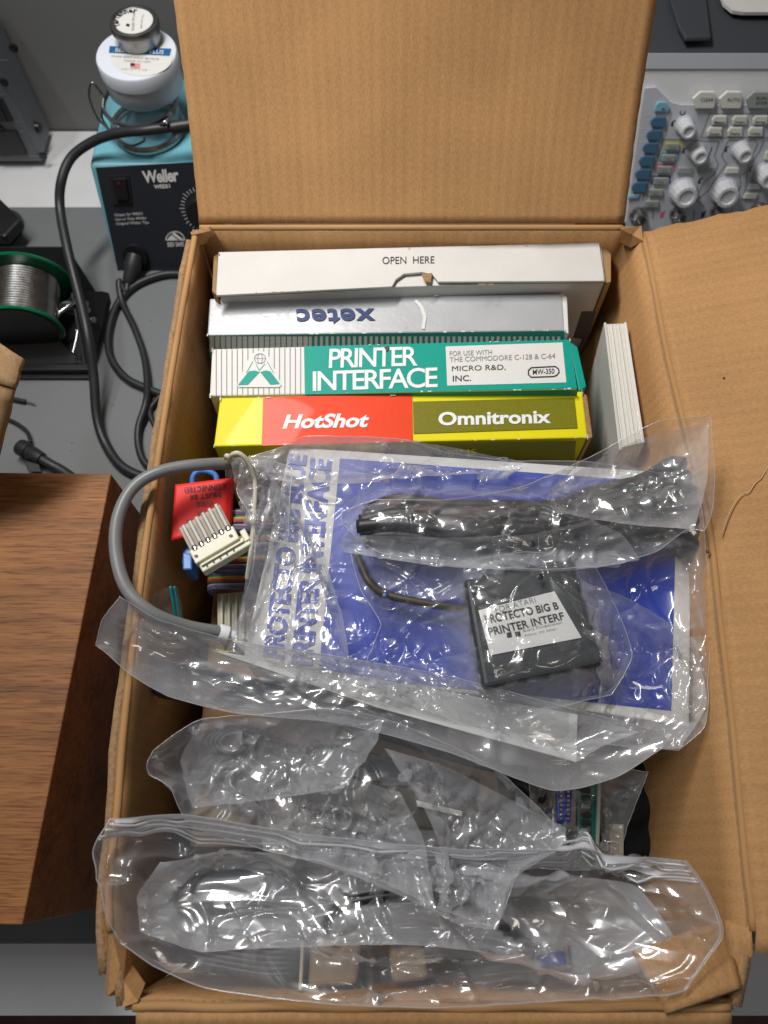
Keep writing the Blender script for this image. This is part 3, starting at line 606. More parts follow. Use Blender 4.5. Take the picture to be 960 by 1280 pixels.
# things in the crumpled bag
te = thing('cable_coil', 'dull brown cable coil inside the crumpled bag', 'cable', P(330, 960, .17))
for k in range(5):
    r = 60-k*7; tube('turn', [P(330+r*1.35*math.cos(a), 965+r*.55*math.sin(a), .155+.004*k-.002*math.sin(3*a)) for a in np.linspace(.3, 6.2, 18)], .0026, M['brown'], te, n=4, k=8)
tf = thing('adapter_brick', 'brown and black adapter block lying in the crumpled bag', 'adapter', P(520, 1010, .16))
hexa('case', ccw(quadz([(390, 960), (600, 1000), (590, 1050), (370, 1015)], .185)), down(ccw(quadz([(390, 960), (600, 1000), (590, 1050), (370, 1015)], .185)), .03), M['brown'], tf, bevel=.003)
hexa('white_strip', ccw(quadz([(520, 1000), (578, 1014), (578, 1021), (522, 1008)], .188)), down(ccw(quadz([(520, 1000), (578, 1014), (578, 1021), (522, 1008)], .188)), .006), M['paper'], tf, bevel=.0004)
hexa('dark_lid', ccw(quadz([(392, 925), (600, 972), (600, 998), (392, 952)], .180)), down(ccw(quadz([(392, 925), (600, 972), (600, 998), (392, 952)], .180)), .03), M['charcoal'], tf, bevel=.002)
for k in range(5): tube('lead', C([(430+k*14, 905+k*2, .176), (500+k*12, 925+k*4, .182), (600+k*10, 950+k*4, .180), (680, 1000-k*5, .168)]), .0026, M['black'], tf, n=5, k=8)
tl_ = thing('coiled_lead', 'black lead coiled at the left of the crumpled bag', 'cable', P(300, 930, .17))
for k in range(4): tube('turn', [P(298+(40-k*6)*math.cos(a), 928+(17-k*2)*math.sin(a), .172+.002*k) for a in np.linspace(0, 6.1, 14)], .0022, M['black'], tl_, n=4, k=8)
# connector and board at right
tn = thing('parallel_plug', 'blue rectangular plug with two columns of gold pins beside the green board', 'connector', P(705, 1005, .14))
z8 = .160
hexa('shell', ccw(quadz([(690, 974), (722, 974), (720, 1040), (690, 1040)], z8-.001)), down(ccw(quadz([(690, 974), (722, 974), (720, 1040), (690, 1040)], z8-.001)), .02), M['tin'], tn, bevel=.001)
hexa('insert', ccw(quadz([(695, 972), (717, 972), (713, 1029), (697, 1029)], z8+.002)), down(ccw(quadz([(695, 972), (717, 972), (713, 1029), (697, 1029)], z8+.002)), .01), M['blue'], tn, bevel=.001)
for k in range(9):
    for s in (0, 1):
        x, y = 700+s*9, 977+k*5.6; hexa('gold_pin', ccw(quadz([(x, y), (x+3, y), (x+3, y+2.6), (x, y+2.6)], z8+.0035)), down(ccw(quadz([(x, y), (x+3, y), (x+3, y+2.6), (x, y+2.6)], z8+.0035)), .004), M['gold'], tn, bevel=0)
tv = thing('circuit_board', 'green circuit board standing on edge in the gap near the right wall', 'circuit board', P(735, 1015, .12))
hexa('board', ccw(quadz([(722, 968), (747, 968), (744, 1085), (722, 1085)], .158)), down(ccw(quadz([(722, 968), (747, 968), (744, 1085), (722, 1085)], .158)), .05), M['pcb'], tv, bevel=.0004)
hexa('edge_strip', ccw(quadz([(747.5, 968), (752, 968), (748, 1085), (744.5, 1085)], .161)), down(ccw(quadz([(747.5, 968), (752, 968), (748, 1085), (744.5, 1085)], .161)), .05), M['gkey'], tv, bevel=.0002)
for k in range(10):
    y = 975+k*10; hexa('chip', ccw(quadz([(727, y), (738, y), (738, y+6), (727, y+6)], .1605)), down(ccw(quadz([(727, y), (738, y), (738, y+6), (727, y+6)], .1605)), .003), M['black'] if k % 3 else M['tin'], tv, bevel=.0002)
hexa('card_piece', ccw(quadz([(762, 1030), (780, 1030), (780, 1085), (762, 1085)], .13)), down(ccw(quadz([(762, 1030), (780, 1030), (780, 1085), (762, 1085)], .13)), .02), M['cream'], None, label='pale card corner down between the green board and black pouch', cat='card')
def pouch(u, v):
    a = u*math.pi; p = bil([(768, 915), (925, 915), (930, 1095), (762, 1095)], u, v)
    return P(p.x, p.y, .115+.022*math.sin(a)**.6*math.sin(math.pi*min(max(v, .02), .98))**.4 + .003*math.sin(v*23+u*7)*math.sin(u*9))
grid('black_pouch', pouch, 30, 30, M['bcloth'], None, label='black soft pouch deep in the gap by the right wall', cat='pouch', solid=.002)
# filler below everything so nothing floats: flat packs of manuals
for i, (lo, hi, m_, lb) in enumerate([((-.115, .00, .006), (.07, .215, .135), 'card2', 'brown carton at the bottom of the pile under the bags'), ((-.112, -.05, .006), (.112, -.004, .15), 'charcoal', 'dark carton at the bottom near the front wall'), ((.0, .045, .006), (.10, .215, .145), 'wboard', 'off-white carton underneath the blue box')]):
    if i == 2: box('packing_carton', (.071, .045, .006), (.112, .215, .145), M[m_], None, label=lb, cat='box', bevel=.002)
    else: box('packing_carton', lo, hi, M[m_], None, label=lb, cat='box', bevel=.002)
# contents of the big zip bag
tz = thing('grey_cable_coil', 'dark blue-grey flat cable folded inside the big front zip bag', 'cable', P(360, 1180, .18))
for k in range(9):
    y = 1165+k*6; tube('strand', C([(215, y-22, .178), (250, y-10, .186), (330, y-3+k, .19), (374, y+3, .189), (384, y+4, .180)]), .0022, M['bluegrey'], tz, n=5, k=8)
hexa('beige_connector', ccw(quadz([(388, 1178), (452, 1170), (446, 1232), (384, 1236)], .194)), down(ccw(quadz([(388, 1178), (452, 1170), (446, 1232), (384, 1236)], .194)), .02), M['beige'], None, label='tan connector hood at the middle of the front zip bag', cat='connector', bevel=.003, seg=3)
hexa('beige_connector', ccw(quadz([(486, 1186), (530, 1182), (536, 1226), (490, 1230)], .192)), down(ccw(quadz([(486, 1186), (530, 1182), (536, 1226), (490, 1230)], .192)), .02), M['beige'], None, label='smaller tan connector hood right of the other in the zip bag', cat='connector', bevel=.003, seg=3)
th_ = thing('plug_lead', 'dark lead with metal-shelled plug lying across the middle of the front zip bag', 'cable', P(470, 1160, .19))
tube('lead', C([(418, 1176, .196), (410, 1150, .202), (440, 1128, .206), (520, 1120, .208), (600, 1140, .204), (640, 1170, .198)]), .003, M['black'], th_)
tube('strain_relief', C([(640, 1170, .198), (655, 1182, .197), (666, 1192, .197)]), .0048, M['black'], th_, ribs=.8)
hexa('metal_shell', ccw(quadz([(664, 1186), (710, 1178), (716, 1212), (672, 1222)], .201)), down(ccw(quadz([(664, 1186), (710, 1178), (716, 1212), (672, 1222)], .201)), .009), M['metal'], th_, bevel=.002)
hexa('insert', ccw(quadz([(670, 1196), (706, 1189), (709, 1206), (675, 1213)], .2025)), down(ccw(quadz([(670, 1196), (706, 1189), (709, 1206), (675, 1213)], .2025)), .003), M['blue'], th_)
hexa('grey_pack', ccw(quadz([(225, 1085), (430, 1080), (440, 1150), (215, 1150)], .194)), down(ccw(quadz([(225, 1085), (430, 1080), (440, 1150), (215, 1150)], .194)), .03), M['device'], None, label='grey wrapped pack at the left of the front zip bag', cat='pack', bevel=.008, seg=4)
hexa('tan_pack', ccw(quadz([(640, 1110), (820, 1120), (815, 1185), (630, 1180)], .190)), down(ccw(quadz([(640, 1110), (820, 1120), (815, 1185), (630, 1180)], .190)), .03), M['tanpack'], None, label='tan wrapped pack at the right of the front zip bag', cat='pack', bevel=.008, seg=4)
hexa('slate_pack', ccw(quadz([(440, 1095), (625, 1105), (615, 1180), (450, 1175)], .188)), down(ccw(quadz([(440, 1095), (625, 1105), (615, 1180), (450, 1175)], .188)), .03), M['bluegrey'], None, label='slate grey pack at the middle of the front zip bag', cat='pack', bevel=.008, seg=4)
hexa('cream_strip', ccw(quadz([(376, 1180), (380, 1180), (377, 1238), (373, 1238)], .196)), down(ccw(quadz([(376, 1180), (380, 1180), (377, 1238), (373, 1238)], .196)), .01), M['cream'], None, label='thin cream strip between grey cable and tan hood', cat='strip', bevel=.0004)
# ================================================================== WOOD CABINET
hz_, hb_ = .16, .03
A_, B_ = P(139, 592, hz_), P(28, 1156, hz_)
wc = thing('speaker_cabinet', 'walnut wood-grain cabinet lying on the mat left of the cardboard box', 'cabinet', (-.35, .09, 0))
C_, D_ = A_ + Vector((-.34, .004, 0)), B_ + Vector((-.34, .004, 0))
hexa('cabinet', [D_, B_, A_, C_], [Vector((v.x, v.y, hb_)) for v in (D_, B_, A_, C_)], M['wood'], wc, bevel=.0008)
hexa('plinth', [Vector((v.x+dx, v.y+dy, hb_-.0005)) for v, dx, dy in ((D_, .02, .012), (B_, -.012, .006), (A_, -.012, -.012), (C_, .02, -.012))],
     [Vector((v.x+dx, v.y+dy, .0005)) for v, dx, dy in ((D_, .02, .014), (B_, -.03, .012), (A_, -.02, -.012), (C_, .02, -.012))], M['black'], wc, bevel=.001)
# ================================================================== SECOND CARTON (left edge)
oc = thing('cardboard_box', 'second brown cardboard box cut off at the left edge, only its open flap showing', 'cardboard box', (-.52, .38, 0))
grid('wall', lambda u, v: (-.44, .24+.2*u, .005+.235*v), 8, 8, M['card2'], oc, **kwc)
grid('wall', lambda u, v: (-.44-.2*u, .24, .005+.235*v), 8, 8, M['card2'], oc, **kwc)
grid('wall', lambda u, v: (-.44-.2*u, .44, .005+.235*v), 8, 8, M['card2'], oc, **kwc)
fz = .25
e1 = [P(-250, 250, fz), P(0, 389, fz), P(29, 448, fz), P(17, 485, fz), P(-250, 350, fz)]
def fl2(u, v):
    a = P(-200, 300, .25).lerp(P(29, 448, .25), u); b = P(-200, 420, .245).lerp(P(18, 485, .245), u)
    return a.lerp(b, v) + Vector((.0006*nz(v, 2), 0, .0006*nz(u, 1)))
grid('flap', fl2, 20, 6, M['card2'], oc, **kwc)
def fl3(u, v):
    a = P(-200, 424, .243).lerp(P(17.5, 486, .243), u); b = P(-200, 640, .20).lerp(P(-4, 585, .20), u)
    return a.lerp(b, v) + Vector((.0006*nz(v, 2), 0, .0006*nz(u, 1)))
grid('flap', fl3, 20, 8, M['card2'], oc, **kwc)
# ================================================================== SOLDERING STATION
sw = thing('soldering_station', 'light blue soldering station with black sloping control panel behind the box', 'soldering station', P(200, 330, 0))
W0, W1 = -.277, -.150
Ft, Fb = Vector((0, .5876, .1)), Vector((0, .5515, .004)); Bk = .705
def X(x, v): return Vector((x, v.y, v.z))
hexa('shell', [(W0, .5876, .1), (W1, .5876, .1), (W1+.0, Bk, .1), (W0+.001, Bk, .1)], [(W0-.001, .5515, .004), (W1, .5515, .004), (W1, Bk, .004), (W0-.001, Bk, .004)], M['weller'], sw, bevel=.004, seg=4)
pn = Vector((0, -(.1-.004), .5876-.5515)).normalized(); plw = Plane((0, .5876, .1), pn)
poly('front_panel', [(119.5, 210), (262, 202), (262, 338), (147, 338), (143, 318)], plw, M['panel'], sw, off=.0006, thick=.0012)
poly('switch_frame', [(136, 220), (161, 219), (165, 255), (141, 256)], plw, M['ink'], sw, off=.002, thick=.0012)
poly('rocker_switch', [(140, 224), (157, 223), (161, 250), (145, 251)], plw, M['black'], sw, off=.003, thick=.003, bevel=.0008)
poly('switch_mark', [(146, 227), (150, 227), (150, 231), (147, 231)], plw, mat('dim_red', (.16, .01, .01), .5), sw, off=.0064)
text('Weller', [(177, 214), (222, 210), (224, 227), (180, 229)], plw, M['wink'], sw, bold=.03, off=.0022, space=.95)
text('WES51', [(192, 231), (212, 230), (213, 235), (193, 236)], plw, M['wink'], sw, bold=.03, off=.0022)
for i, (s, a, b, c) in enumerate((('Output for WES51', 143, 267, 178), ('Use w/ Only Weller', 144, 272.5, 183), ('Original Weller Tips', 145, 278, 186))):
    text(s, [(a, b), (c, b-2), (c+.5, b+2.6), (a+.5, b+4.4)], plw, M['gink'] if 0 else M['wink'], sw, off=.0022)
ec = (219, 300)
stroke('printed_arc', [(ec[0]+11.5*math.cos(a), ec[1]-10.5*math.sin(a)) for a in np.linspace(0, math.pi, 16)], 1.2, plw, M['wink'], sw, off=.0022, close=True)
poly('printed_triangle', [(209, 299.5), (217, 290), (229, 299)], plw, M['wink'], sw, off=.0022)
stroke('printed_slash', [(213, 292), (224, 300)], 1.2, plw, M['panel'], sw, off=.0024)
text('ESD SAFE', [(209, 303), (230, 302.5), (230, 308), (210, 308.5)], plw, M['wink'], sw, off=.0022, bold=.02)
dc = plw.at(256, 262, .001)
lathe('temperature_dial', dc, pn, [(.0165, 0), (.0155, .012), (.0145, .0135)], M['black'], sw, n=48)
for k in range(17):
    a = math.radians(100 + k*9.4); x, y, z = frame(pn); c = dc + z*.0013
    e1_, e2_ = Vector((1, 0, 0)), pn.cross(Vector((1, 0, 0)))
    d = e1_*math.cos(a) + e2_*math.sin(a); s = e1_*(-math.sin(a)) + e2_*math.cos(a); r0, r1 = .0192, .0232 + (.001 if k % 4 == 0 else 0)
    mesh('dial_tick', [c+d*r0-s*.0003, c+d*r0+s*.0003, c+d*r1+s*.0003, c+d*r1-s*.0003], [(0, 1, 2, 3)], M['wink'], sw)
bsk = plw.at(170, 318, .001)
sk = lathe('socket', bsk, pn, [(.0125, 0), (.012, .006), (.009, .006)], M['black'], sw, n=32)
for k in range(6): box('vent_slot', (W0-.003, .63+.009*k, .070), (W0-.0004, .6335+.009*k, .092), M['panel'], sw, bevel=0)
# power cable from the front socket
pc = thing('plug_cable', 'black cable leaving the front of the soldering station and running under the box', 'cable', bsk)
ax = Vector((-.25, -1, -.35)).normalized()
lathe('plug', bsk+pn*.004, ax, [(.0085, 0), (.0085, .012), (.0075, .014), (.006, .026), (.0035, .030)], M['rub'], pc, n=24)
b0 = bsk+pn*.004+ax*.028
tube('cable', [b0, b0+ax*.01] + C([(149, 352, .012), (153, 378, .005), (168, 410, .0045), (180, 445, .0045), (184, 480, .0075), (182, 505, .010), (173, 535, .006), (174, 562, .0045), (185, 582, .0045), (215, 596, .0045)]), .0034, M['rub'], pc, n=12, k=12)
tube('mains_cable', C([(262, 352, .0045), (235, 344, .0045), (205, 343, .0045), (170, 356, .0045), (147, 380, .0045), (136, 415, .0045), (138, 445, .0045), (155, 470, .0045), (180, 484, .0045), (225, 500, .0045), (260, 505, .0045)]), .0037, M['rub'], None, n=12, k=12, label='black mains cable curving in a loop on the mat beside the box', cat='cable')
tube('mains_cable', C([(215, 565, .0045), (188, 520, .0045), (196, 500, .0045), (225, 470, .0045)]), .0025, M['rub'], None, label='short thin black cable passing under the edge of the box on the mat', cat='cable')
# iron cable with ribbed relief
ic = thing('iron_cable', 'long black soldering iron cable arching from the brass holder down across the mat', 'cable', P(80, 260, 0))
tube('cable', C([(222, 158, .135), (206, 160, .135), (180, 163, .135), (150, 166, .13), (118, 176, .12), (90, 196, .11), (77, 225, .10), (75, 260, .085), (84, 310, .075), (99, 370, .06), (110, 420, .05), (117, 470, .03), (121, 520, .012), (132, 555, .0045), (155, 585, .0045), (200, 604, .0045)]), .0045, M['rub'], ic, n=14, k=14)
tube('strain_relief', C([(214, 160, .135), (240, 156, .135), (262, 153, .135)]), .0066, M['rub'], ic, n=14, k=16, ribs=.78)
tube('metal_clip', C([(196, 158, .137), (205, 153, .142), (211, 149, .142), (208, 155, .142)]), .0013, M['metal'], ic, k=8)
# glass jar with wire bail, white jar, tin
jc = P(185, 157, .105); jx, jy = jc.x, jc.y
gj = thing('glass_jar', 'small clear glass clip jar with steel wire bail standing on the soldering station', 'jar', (jx, jy, .1015))
lathe('glass', (jx, jy, .1015), (0, 0, 1), [(.031, 0), (.033, .003), (.033, .028), (.031, .031)], M['glass'], gj, n=48)
for z in (.106, .131): lathe('wire_ring', (jx, jy, z), (0, 0, 1), [(.0325, -.0024), (.0345, -.0024), (.0356, 0), (.0345, .0024), (.0325, .0024)], M['metal'], gj, n=56, cap=False)
tube('bail', [(jx-.034, jy+.004, .134), (jx-.040, jy+.006, .145), (jx-.046, jy+.002, .135), (jx-.044, jy-.004, .118), (jx-.037, jy-.008, .110), (jx-.030, jy-.018, .108)], .0012, M['tin'], gj, k=8)
tube('bail', [(jx-.033, jy-.008, .132), (jx-.036, jy-.012, .122), (jx-.028, jy-.020, .112), (jx-.012, jy-.032, .110), (jx+.004, jy-.036, .118), (jx+.006, jy-.036, .124)], .0012, M['tin'], gj, k=8)
zj = .136; wx, wy = P(177, 88, .152).x, P(177, 88, .152).y
wj = thing('plastic_jar', 'shallow white plastic jar with blue and white lid label, standing on the glass jar', 'jar', (wx, wy, zj))
lathe('base', (wx, wy, zj), (0, 0, 1), [(.033, 0), (.0345, .002), (.0345, .018), (.033, .0185)], M['jarw'], wj, n=56)
lathe('lid', (wx, wy, zj), (0, 0, 1), [(.0350, .0185), (.036, .0195), (.036, .031), (.035, .0325), (.032, .0328)], M['jarw'], wj, n=56)
tj = Plane((0, 0, zj+.0328), (0, 0, 1))
poly('lid_label', [(177+41*math.cos(a)*.95, 71+24*math.sin(a)) for a in np.linspace(0, 6.2, 40)], tj, M['white'], wj, off=.0002)
poly('blue_band', [(138, 57.5), (214, 60.5), (212, 70), (136, 66)], tj, M['cy'] if 0 else M['lkey'], wj, off=.0004)
poly('blue_band', [(137, 57.5), (214, 61), (212, 69.5), (136, 65.5)], tj, mat('blue_label_ink', (.015, .11, .30), .5), wj, off=.0006)
text('BEESWAX   PLUS', [(145, 59.5), (205, 62.5), (204, 67.5), (144, 64.5)], tj, M['wink'], wj, off=.0009)
text('PURE BEESWAX BLOCK', [(140, 69), (200, 73), (199, 75), (139, 71)], tj, M['gink'], wj, off=.0004)
text('MADE IN USA', [(155, 74.5), (188, 76), (188, 78.5), (155, 77)], tj, M['gink'], wj, off=.0004)
for k in range(4): stroke('flag_stripe', [(163, 79.3+1.7*k), (175, 80+1.7*k)], .8, tj, M['red'], wj, off=.0004)
poly('flag_corner', [(163, 78.6), (168, 78.9), (168, 82), (163, 81.7)], tj, M['navy'], wj, off=.0008)
text('NET WT 2 OZ', [(152, 85.5), (184, 86.5), (184, 88), (152, 87)], tj, M['gink'], wj, off=.0004)
fj = Plane((0, wy-.0306, .15), (0, -1, 0))
text('LOT 24', [(154, 122), (154, 112), (164, 114), (164, 124)], fj, M['gink'], wj, off=.0006)
zt = zj+.0332; tx_, ty_ = P(172, 42, zt+.006).x, P(172, 42, zt+.006).y
tn2 = thing('round_tin', 'small round silver screw tin with printed paper label, topmost of the stacked jars', 'tin', (tx_, ty_, zt))
lathe('base', (tx_, ty_, zt), (0, 0, 1), [(.0185, 0), (.0195, .001), (.0195, .010), (.0185, .0105)], M['tin'], tn2, n=48)
lathe('lid', (tx_, ty_, zt), (0, 0, 1), [(.0208, .0105), (.0214, .0112), (.0214, .0165), (.0208, .0178), (.0195, .018), (.0190, .0172), (.018, .0172)], M['tin'], tn2, n=48)
ctl = cam.matrix_world
tt2 = Plane((0, 0, zt+.0174), (0, 0, 1)); cpx = None
def topx(v):   # world -> photo pixel
    d = Vector(v) - CAM; f = d.y*CP - d.z*SP; return (480 + F*d.x/f, 640 - F*(d.y*SP + d.z*CP)/f)
cx_, cy_ = topx((tx_, ty_, zt+.0174))
lathe('paper_label', (tx_, ty_, zt+.0172), (0, 0, 1), [(.0168, 0), (.0166, .0004)], M['white'], tn2, n=40)
for k, ch in enumerate('TipTinner'):
    a = math.radians(205 - k*15); r1, r2 = 22.5, 12.6; x, y = cx_+r1*math.cos(a), cy_-r2*math.sin(a)
    ux, uy = math.sin(a), math.cos(a)*.56; vx, vy = math.cos(a), -math.sin(a)*.56; s_, h_ = 2.4, 3.4
    q_ = [(x-ux*s_+vx*h_, y-uy*s_+vy*h_), (x+ux*s_+vx*h_, y+uy*s_+vy*h_), (x+ux*s_-vx*h_, y+uy*s_-vy*h_), (x-ux*s_-vx*h_, y-uy*s_-vy*h_)]
    text(ch, q_, tt2, M['ink'], tn2, off=.0006, bold=.03)
text('SOLDER TIP CARE', [(cx_-3, cy_+12), (cx_-1, cy_-12), (cx_+2, cy_-12), (cx_, cy_+12)], tt2, M['gink'], tn2, off=.0006)
text('NET WT 15 g', [(cx_+8, cy_+9), (cx_+10, cy_-8), (cx_+13, cy_-8), (cx_+11, cy_+9)], tt2, M['gink'], tn2, off=.0006)
poly('label_mark', [(cx_-9, cy_+3), (cx_-5, cy_+4), (cx_-6, cy_+7), (cx_-10, cy_+6)], tt2, M['ink'], tn2, off=.0006)
# ================================================================== GREY DEVICE by the wall
gd = thing('power_supply', 'dark grey instrument case with black sockets standing at the top left wall', 'instrument', (-.42, .70, 0))
box('case', (-.62, .698, .004), (-.379, .748, .150), M['device'], gd, bevel=.002)
pg = Plane((0, .698, .07), (0, -1, 0))
for q in ([(0, 128), (12, 152), (0, 152)], [(-10, 166), (23, 164), (37, 194), (2, 196)]): poly('socket', [(x-3, y) for x, y in q], pg, M['black'], gd, off=.0005, thick=.002)
poly('recess', [(-30, 120), (3, 124), (17, 152), (-18, 153)], pg, M['black'], gd, off=.0004, thick=.001)
for x, y in ((17, 60), (5, 103), (0, 160), (54, 195)):
    c = pg.at(x, y, 0); lathe('screw_hole', c, (0, -1, 0), [(.0042, -.001), (.0042, .0012), (.003, .0015)], M['black'], gd, n=20)
for a, b in (([-20, 75], [10, 75]), ([-20, 118], [5, 118]), ([13, 152], [24, 152]), ([24, 164], [30, 164]), ([37, 195], [52, 195])): stroke('panel_line', [a, b], .8, pg, M['gkey'], gd, off=.0006)
lathe('rubber_foot', (-.379, .72, .03), (1, 0, 0), [(.006, 0), (.005, .004)], M['black'], gd, n=20)
# ================================================================== SPOOL AND STAND
ss = thing('spool_stand', 'black steel solder spool stand with bolts on the grey mat', 'stand', P(60, 440, 0))
bl = [P(-60, 474, .002), P(118, 474, .002), P(126, 380, .002), P(-60, 380, .002)]
hexa('base_plate', [v + Vector((0, 0, .002)) for v in bl], bl, M['black'], ss)
hexa('front_lip', [P(-60, 462, .012), P(113, 462, .012), P(113, 455, .012), P(-60, 455, .012)], [P(-60, 462, .012)+Vector((0, 0, -.011)), P(113, 462, .012)+Vector((0, 0, -.011)), P(113, 455, .012)+Vector((0, 0, -.011)), P(-60, 455, .012)+Vector((0, 0, -.011))], M['black'], ss)
def plate(name, pts, t, m_, par):
    vs = [Vector(p) for p in pts]; n = (vs[1]-vs[0]).cross(vs[2]-vs[0]).normalized()*t
    m2 = [v + n for v in vs]; k = len(vs)
    o = mesh(name, vs+m2, [tuple(range(k)), tuple(range(2*k-1, k-1, -1))] + [(i, i+k, (i+1) % k+k, (i+1) % k) for i in range(k)], m_, par, bevel=.0004)
    bm = bmesh.new(); bm.from_mesh(o.data); bmesh.ops.recalc_face_normals(bm, faces=bm.faces); bm.to_mesh(o.data); bm.free(); return o
plate('side_bracket', [P(112, 470, .004), P(137, 378, .01), P(134, 366, .02), P(126, 364, .026), P(88, 366, .045), P(104, 455, .012)], .002, M['black'], ss)
plate('back_plate', [P(-60, 372, .004), P(125, 372, .004), P(84, 308, .045), P(-60, 308, .045)], .002, M['black'], ss)
plate('front_plate', [P(-60, 458, .006), P(104, 454, .006), P(93, 443, .012), P(66, 416, .03), P(50, 404, .036), P(-60, 404, .036)], .002, M['charcoal'], ss)
tube('rod', C([(56, 413, .04), (75, 390, .04), (100, 372, .045)]), .002, M['metal'], ss, sp=False)
for x, y, z in ((60, 415, .037), (110, 388, .03), (108, 380, .034), (117, 400, .026)): lathe('bolt', P(x, y, z), (.2, -.5, .8), [(.0028, 0), (.003, .001), (.003, .002), (.0018, .003)], M['metal'], ss, n=8)
tube('rod', C([(99, 392, .03), (96, 420, .025), (91, 442, .02)]), .0012, M['metal'], ss, k=8)
sv = Vector((.06, -1, -.12)).normalized()
s0 = P(33, 352, .052)
sp_ = thing('solder_spool', 'green plastic spool wound with shiny solder on the black stand', 'spool', (s0.x, s0.y, .01))
lathe('back_flange', s0, sv, [(.014, -.003), (.042, -.003), (.0435, -.0015), (.042, 0), (.030, .0005)], M['green'], sp_, n=64)
prof = []
for k in range(37): prof.append((.0292 + (.0005 if k % 2 else 0), .0008 + k*.00128))
lathe('wound_solder', s0, sv, prof, M['solder'], sp_, n=56)
lathe('front_flange', s0 + sv*.0475, sv, [(.030, 0), (.036, .0), (.037, .0015), (.036, .003), (.014, .0032)], M['green'], sp_, n=64)
lathe('hub_cover', s0 + sv*.0515, sv, [(.0335, 0), (.0325, .0012), (.012, .0016)], M['black'], sp_, n=48)
tube('solder_tail', C([(66, 385, .04), (82, 390, .03), (100, 395, .02)]), .0004, M['solder'], sp_, k=6)
# black blob with clear disc, plugs
bb = thing('desk_clamp', 'glossy black plastic part with clear disc at the left edge of the mat', 'clamp', P(0, 280, 0))
hexa('body', [P(-60, 290, .03), P(6, 296, .03), P(27, 274, .03), P(-4, 244, .03)], [P(-60, 290, .03)+Vector((0, 0, -.012)), P(6, 296, .03)+Vector((0, 0, -.012)), P(27, 274, .03)+Vector((0, 0, -.012)), P(-4, 244, .03)+Vector((0, 0, -.012))], M['black'], bb, bevel=.003, seg=3)
lathe('disc', P(4, 282, .004), (0, 0, 1), [(.021, 0), (.021, .002), (.018, .0035)], M['charcoal'], bb, n=32)
bp_ = thing('barrel_plug', 'black barrel plug with thick lead lying on the mat behind the wooden cabinet', 'plug', P(40, 560, .01))
a_, b_ = P(24, 558, .01), P(52, 574, .009)
lathe('plug_body', a_, b_-a_, [(.007, 0), (.0078, .002), (.0078, .010), (.0065, .011), (.0065, .013), (.0072, .014), (.0062, (b_-a_).length)], M['rub'], bp_, n=24)
tube('lead', [b_] + C([(62, 580, .008), (80, 590, .006), (110, 612, .005)]), .0048, M['rub'], bp_, k=12)
tube('thin_lead', C([(8, 523, .003), (22, 530, .003), (34, 540, .004), (38, 553, .006)]), .0018, M['rub'], bp_, k=8)
hexa('latch', [P(30, 575, .012), P(48, 580, .012), P(52, 590, .011), P(36, 590, .011)], [P(30, 575, .006), P(48, 580, .006), P(52, 590, .005), P(36, 590, .005)], M['rub'], bp_)
jt = thing('jack_tip', 'tiny black jack plug tip lying on the mat at the left', 'plug', P(30, 501, 0))
tube('body', C([(12, 498, .003), (22, 500, .003), (32, 502, .003)]), .0022, M['rub'], jt, k=10)
tube('tip', C([(32, 502, .003), (44, 505, .003)]), .0007, M['tin'], jt, k=6)
# ================================================================== OSCILLOSCOPE
osc = thing('oscilloscope', 'grey and white bench oscilloscope with blue softkeys and white knobs, behind the right flap', 'oscilloscope', (.4, .62, 0))
O0 = Vector((0, .592, .02)); O1 = Vector((0, .640, .163)); up = (O1-O0).normalized(); on = Vector((0, -up.z, up.y)); plo = Plane(O0, on)
def q3(x, s, d=0): return Vector((x, 0, 0)) + O0 + up*s + on*d
SX0, SX1, SH = .195, .56, .150
hexa('front_frame', [q3(SX0, 0, 0), q3(SX1, 0, 0), q3(SX1, SH, 0), q3(SX0, SH, 0)], [q3(SX0, 0, -.02), q3(SX1, 0, -.02), q3(SX1, SH, -.02), q3(SX0, SH, -.02)], M['scopew'], osc, bevel=.003, seg=3)
hexa('rear_case', [q3(SX0-.002, SH+.001, -.021), q3(SX1, SH+.001, -.021), Vector((SX1, .752, .165)), Vector((SX0-.002, .752, .165))], [q3(SX0-.002, 0, -.021), q3(SX1, 0, -.021), Vector((SX1, .752, .01)), Vector((SX0-.002, .752, .01))], M['scoped'], osc, bevel=.003)
poly('light_bezel', [(790, 67), (1100, 67), (1100, 86), (790, 86)], plo, M['scope'], osc, off=.0005, thick=.001)
poly('key_panel', [(780, 300), (801, 140), (806, 110), (820, 109), (838, 127), (850, 131), (1100, 131), (1100, 300)], plo, M['scope'], osc, off=.0005, thick=.0022, bevel=.0005)
OF = .0028
def obox(name, pxs, m_, h=.003, off=OF, bev=.0007): return poly(name, pxs, plo, m_, osc, off=off, thick=h, bevel=bev)
def sh(q, dx, dy): return [(x+dx, y+dy) for x, y in q]
hb = [(0, 8), (8, 0), (27, 0), (27, 21), (4, 21)]
for x, y, s, m_ in ((866, 115, 'CLEAR', 'bkey'), (899, 115, 'AUTO', 'bkey'), (933, 115, '', 'gkey'), (967, 115, '', 'gkey')):
    q = [(x, y+9), (x+10, y), (x+28, y), (x+28, y+18), (x+26, y+21), (x+3, y+21)]; obox('front_key', q, M[m_], .004)
    if s: text(s, [(x+10, y+7.5), (x+26, y+7.5), (x+26, y+12), (x+10, y+12)], plo, M['ink'], osc, off=OF+.0043)
text('RUN', [(946, 121), (958, 121), (958, 125), (946, 125)], plo, M['ink'], osc, off=OF+.0043)
text('STOP', [(945, 127), (959, 127), (959, 131), (945, 131)], plo, M['ink'], osc, off=OF+.0043)
obox('arrow_key', [(820, 131), (824, 127.5), (833, 128), (838, 135), (834, 140), (818, 140)], M['lkey'], .0025)
